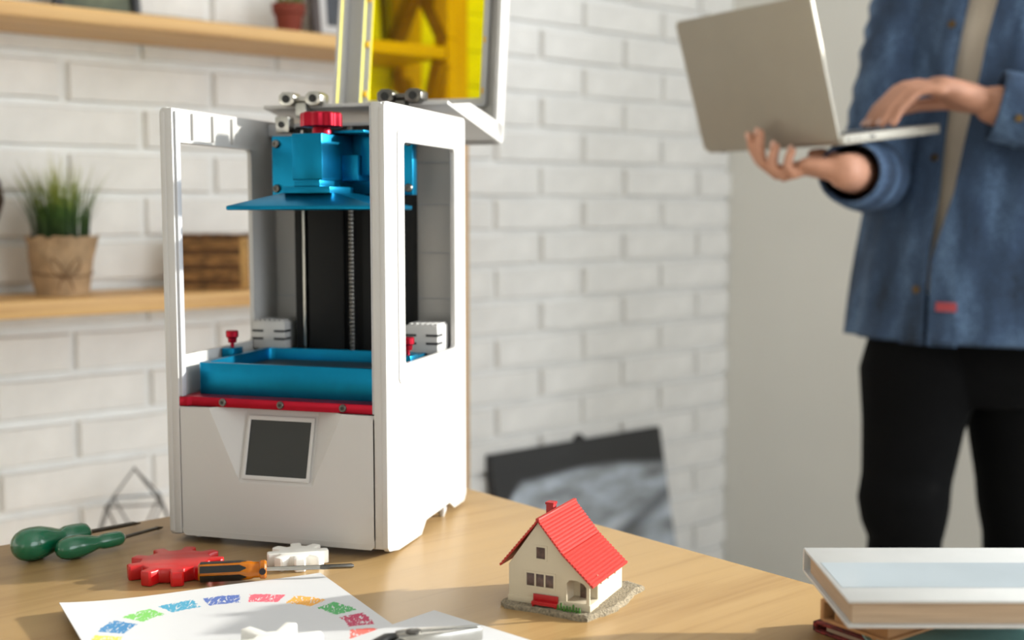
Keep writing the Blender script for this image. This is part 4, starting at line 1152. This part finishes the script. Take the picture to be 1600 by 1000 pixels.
def sleeve(pts, rad):
    mb = MB(); P = [Vector(p) for p in pts]; fine = []; rf = []
    for i in range(len(P) - 1):
        for k in range(8):
            t_ = k / 8; fine.append(P[i].lerp(P[i + 1], t_)); rf.append(rad[i] + (rad[i + 1] - rad[i]) * t_ + .0028 * sin(3.1 * k + i * 2))
    fine.append(P[-1]); rf.append(rad[-1])
    for _ in range(2):
        fine = [fine[0]] + [(fine[i - 1] + fine[i] * 2 + fine[i + 1]) / 4 for i in range(1, len(fine) - 1)] + [fine[-1]]
    mb.tube([rel(p) for p in fine], rf, 28, caps=False)
    o = mb.build('sleeve', 'denim', so); m_ = o.modifiers.new('thickness', 'SOLIDIFY'); m_.thickness = .0025; m_.offset = 1
    return o
C_R = E_R.lerp(W_R, .84); C_L = E_L.lerp(W_L, .985)
sleeve([S_R + Vector((.05, -.02, .012)), S_R, S_R.lerp(E_R, .5), E_R + Vector((0, .006, -.002)), E_R.lerp(W_R, .45), C_R], [.060, .072, .066, .058, .052, .043])
sleeve([S_L + Vector((-.05, .02, .012)), S_L, S_L.lerp(E_L, .5), E_L, E_L.lerp(W_L, .45), C_L], [.060, .072, .066, .060, .056, .050])
def cuff(c, d, r):
    d = d.normalized(); mb = MB().tube([rel(c - d * .052), rel(c - d * .04), rel(c), rel(c + d * .004)], [r, r + .004, r + .0035, r + .001], 28, caps=False)
    o = mb.build('cuff', 'denim', so); m_ = o.modifiers.new('thickness', 'SOLIDIFY'); m_.thickness = .003
    return o
cuff(C_R, W_R - E_R, .044); cuff(C_L, W_L - E_L, .0505)
# placket strips, buttons, collar, inner label
for idx, in_ in ((0, 1), (NS, -1)):
    st_ = MB(); q = []
    for ring, (z, a, b, cx, cy, *_r) in zip(rs, SH):
        e0 = ring[idx]; e1 = ring[idx + in_ * 3 if idx == 0 else idx - 3]
        o_ = (e0 - rel((cx, cy, z))).normalized() * .0042
        q.append([e0 + o_, e1 + o_, e1 + o_ * .3, e0 + o_ * .3])
    st_.rings(q); st_.build('placket', 'denim', so)
    if idx == 0:
        for zt in (.93, 1.035, 1.14, 1.245, 1.347, 1.42):
            for i in range(len(SH) - 1):
                if SH[i][0] <= zt <= SH[i + 1][0]:
                    t_ = (zt - SH[i][0]) / (SH[i + 1][0] - SH[i][0])
                    p = rs[i][1].lerp(rs[i + 1][1], t_); cc = rel((SH[i][3], SH[i][4], zt)); o_ = (p - cc); o_.z = 0; o_.normalize()
                    MB().cyl(p + o_ * .004, p + o_ * .0075, .0062, .0055, 16).build('button', 'button', so)
cdir = (W_L - E_L).normalized(); cn = Vector((-cdir.y, cdir.x, 0)).normalized()
if cn.y > 0: cn = -cn
bp0 = rel(C_L - cdir * .022) + cn * .052 + Vector((0, 0, -.018))
MB().cyl(bp0, bp0 + cn * .004, .006, .0055, 14).build('button', 'button', so)
p = rs[1][NS - 2].lerp(rs[2][NS - 2], .05); cc = rel((SH[1][3], SH[1][4], .905)); o_ = (p - cc); o_.z = 0; o_.normalize(); sd_ = Vector((-o_.y, o_.x, 0))
lb = MB().rings([[p + sd_ * a + Z * b + o_ * h_ for a, b in ((-.016, -.006), (.016, -.006), (.016, .008), (-.016, .008))] for h_ in (.0065, .0085)])
lb.build('garment_label', mat('red_label_cloth', srgb(176, 74, 80), .8), so)
co = MB(); q = []
for k in range(25):
    th = radians(90 - 30) - (2 * pi - radians(60)) * k / 24
    c0 = rel((.802, 2.018, 1.452)) + RV * .088 * cos(th) + FV * .078 * sin(th); o_ = (RV * cos(th) + FV * sin(th))
    q.append([c0 - o_ * .012 + Z * .034, c0 + Z * .036, c0 + o_ * .018 - Z * .008, c0 + o_ * .015 - Z * .010])
co.rings(q); co.build('collar', 'denim', so)

# trousers
tr_ = MB()
def LG(pts, rad): tr_.tube([rel(p) for p in pts], rad, 26)
tr_.rings([ellr((.782, 2.03, z), a, b) for z, a, b in ((.735, .09, .085), (.78, .150, .110), (.84, .180, .115), (.93, .175, .110), (1.00, .160, .100))])
LG([(.700, 2.04, .93), (.696, 2.035, .86), (.685, 2.025, .78), (.670, 2.01, .70), (.657, 1.995, .61), (.650, 1.985, .575), (.652, 1.985, .545), (.656, 1.990, .51), (.655, 2.00, .44), (.660, 2.01, .30), (.665, 2.02, .17), (.665, 2.02, .09)], [.072, .088, .100, .083, .073, .0745, .070, .060, .061, .060, .058, .060])
LG([(.866, 2.04, .93), (.864, 2.042, .86), (.862, 2.045, .78), (.862, 2.05, .70), (.874, 2.055, .60), (.878, 2.06, .55), (.884, 2.065, .50), (.895, 2.08, .30), (.905, 2.09, .09)], [.072, .088, .098, .083, .075, .072, .066, .061, .060])
to = tr_.build('jeans', 'jeans', pe, remesh=True)
bake_remesh(to, .006, 3)
for (ax_, ay_), nm in (((.665, 2.02), 0), ((.905, 2.09), 1)):
    q = []
    for t_, w_, h_ in ((-.075, .022, .050), (-.06, .034, .075), (-.01, .038, .085), (.05, .042, .062), (.11, .044, .046), (.155, .036, .036), (.175, .016, .022)):
        c = rel((ax_, ay_, 0)) + FV * t_
        q.append([c + RV * w_ * x_ + Z * z_ * h_ for x_, z_ in ((-1, .18), (-.95, .55), (-.6, .92), (0, 1), (.6, .92), (.95, .55), (1, .18), (.9, .12), (0, .12), (-.9, .12))])
    sh_ = MB().rings(q).build('shoe', 'shoe', pe)
    MB().rings([[c_ + RV * s_ for s_ in (0,)] * 1 + [rel((ax_, ay_, z_)) + FV * (.05 + .13 * sin(a_)) + RV * (.046 * cos(a_)) for a_ in [2 * pi * k / 24 for k in range(24)]] for c_, z_ in ()] or [[rel((ax_, ay_, z_)) + FV * (.05 + .13 * sin(a_)) + RV * (.046 * cos(a_)) for a_ in [2 * pi * k / 24 for k in range(24)]] for z_ in (0, .014)]).build('shoe_sole', 'blackp', sh_)
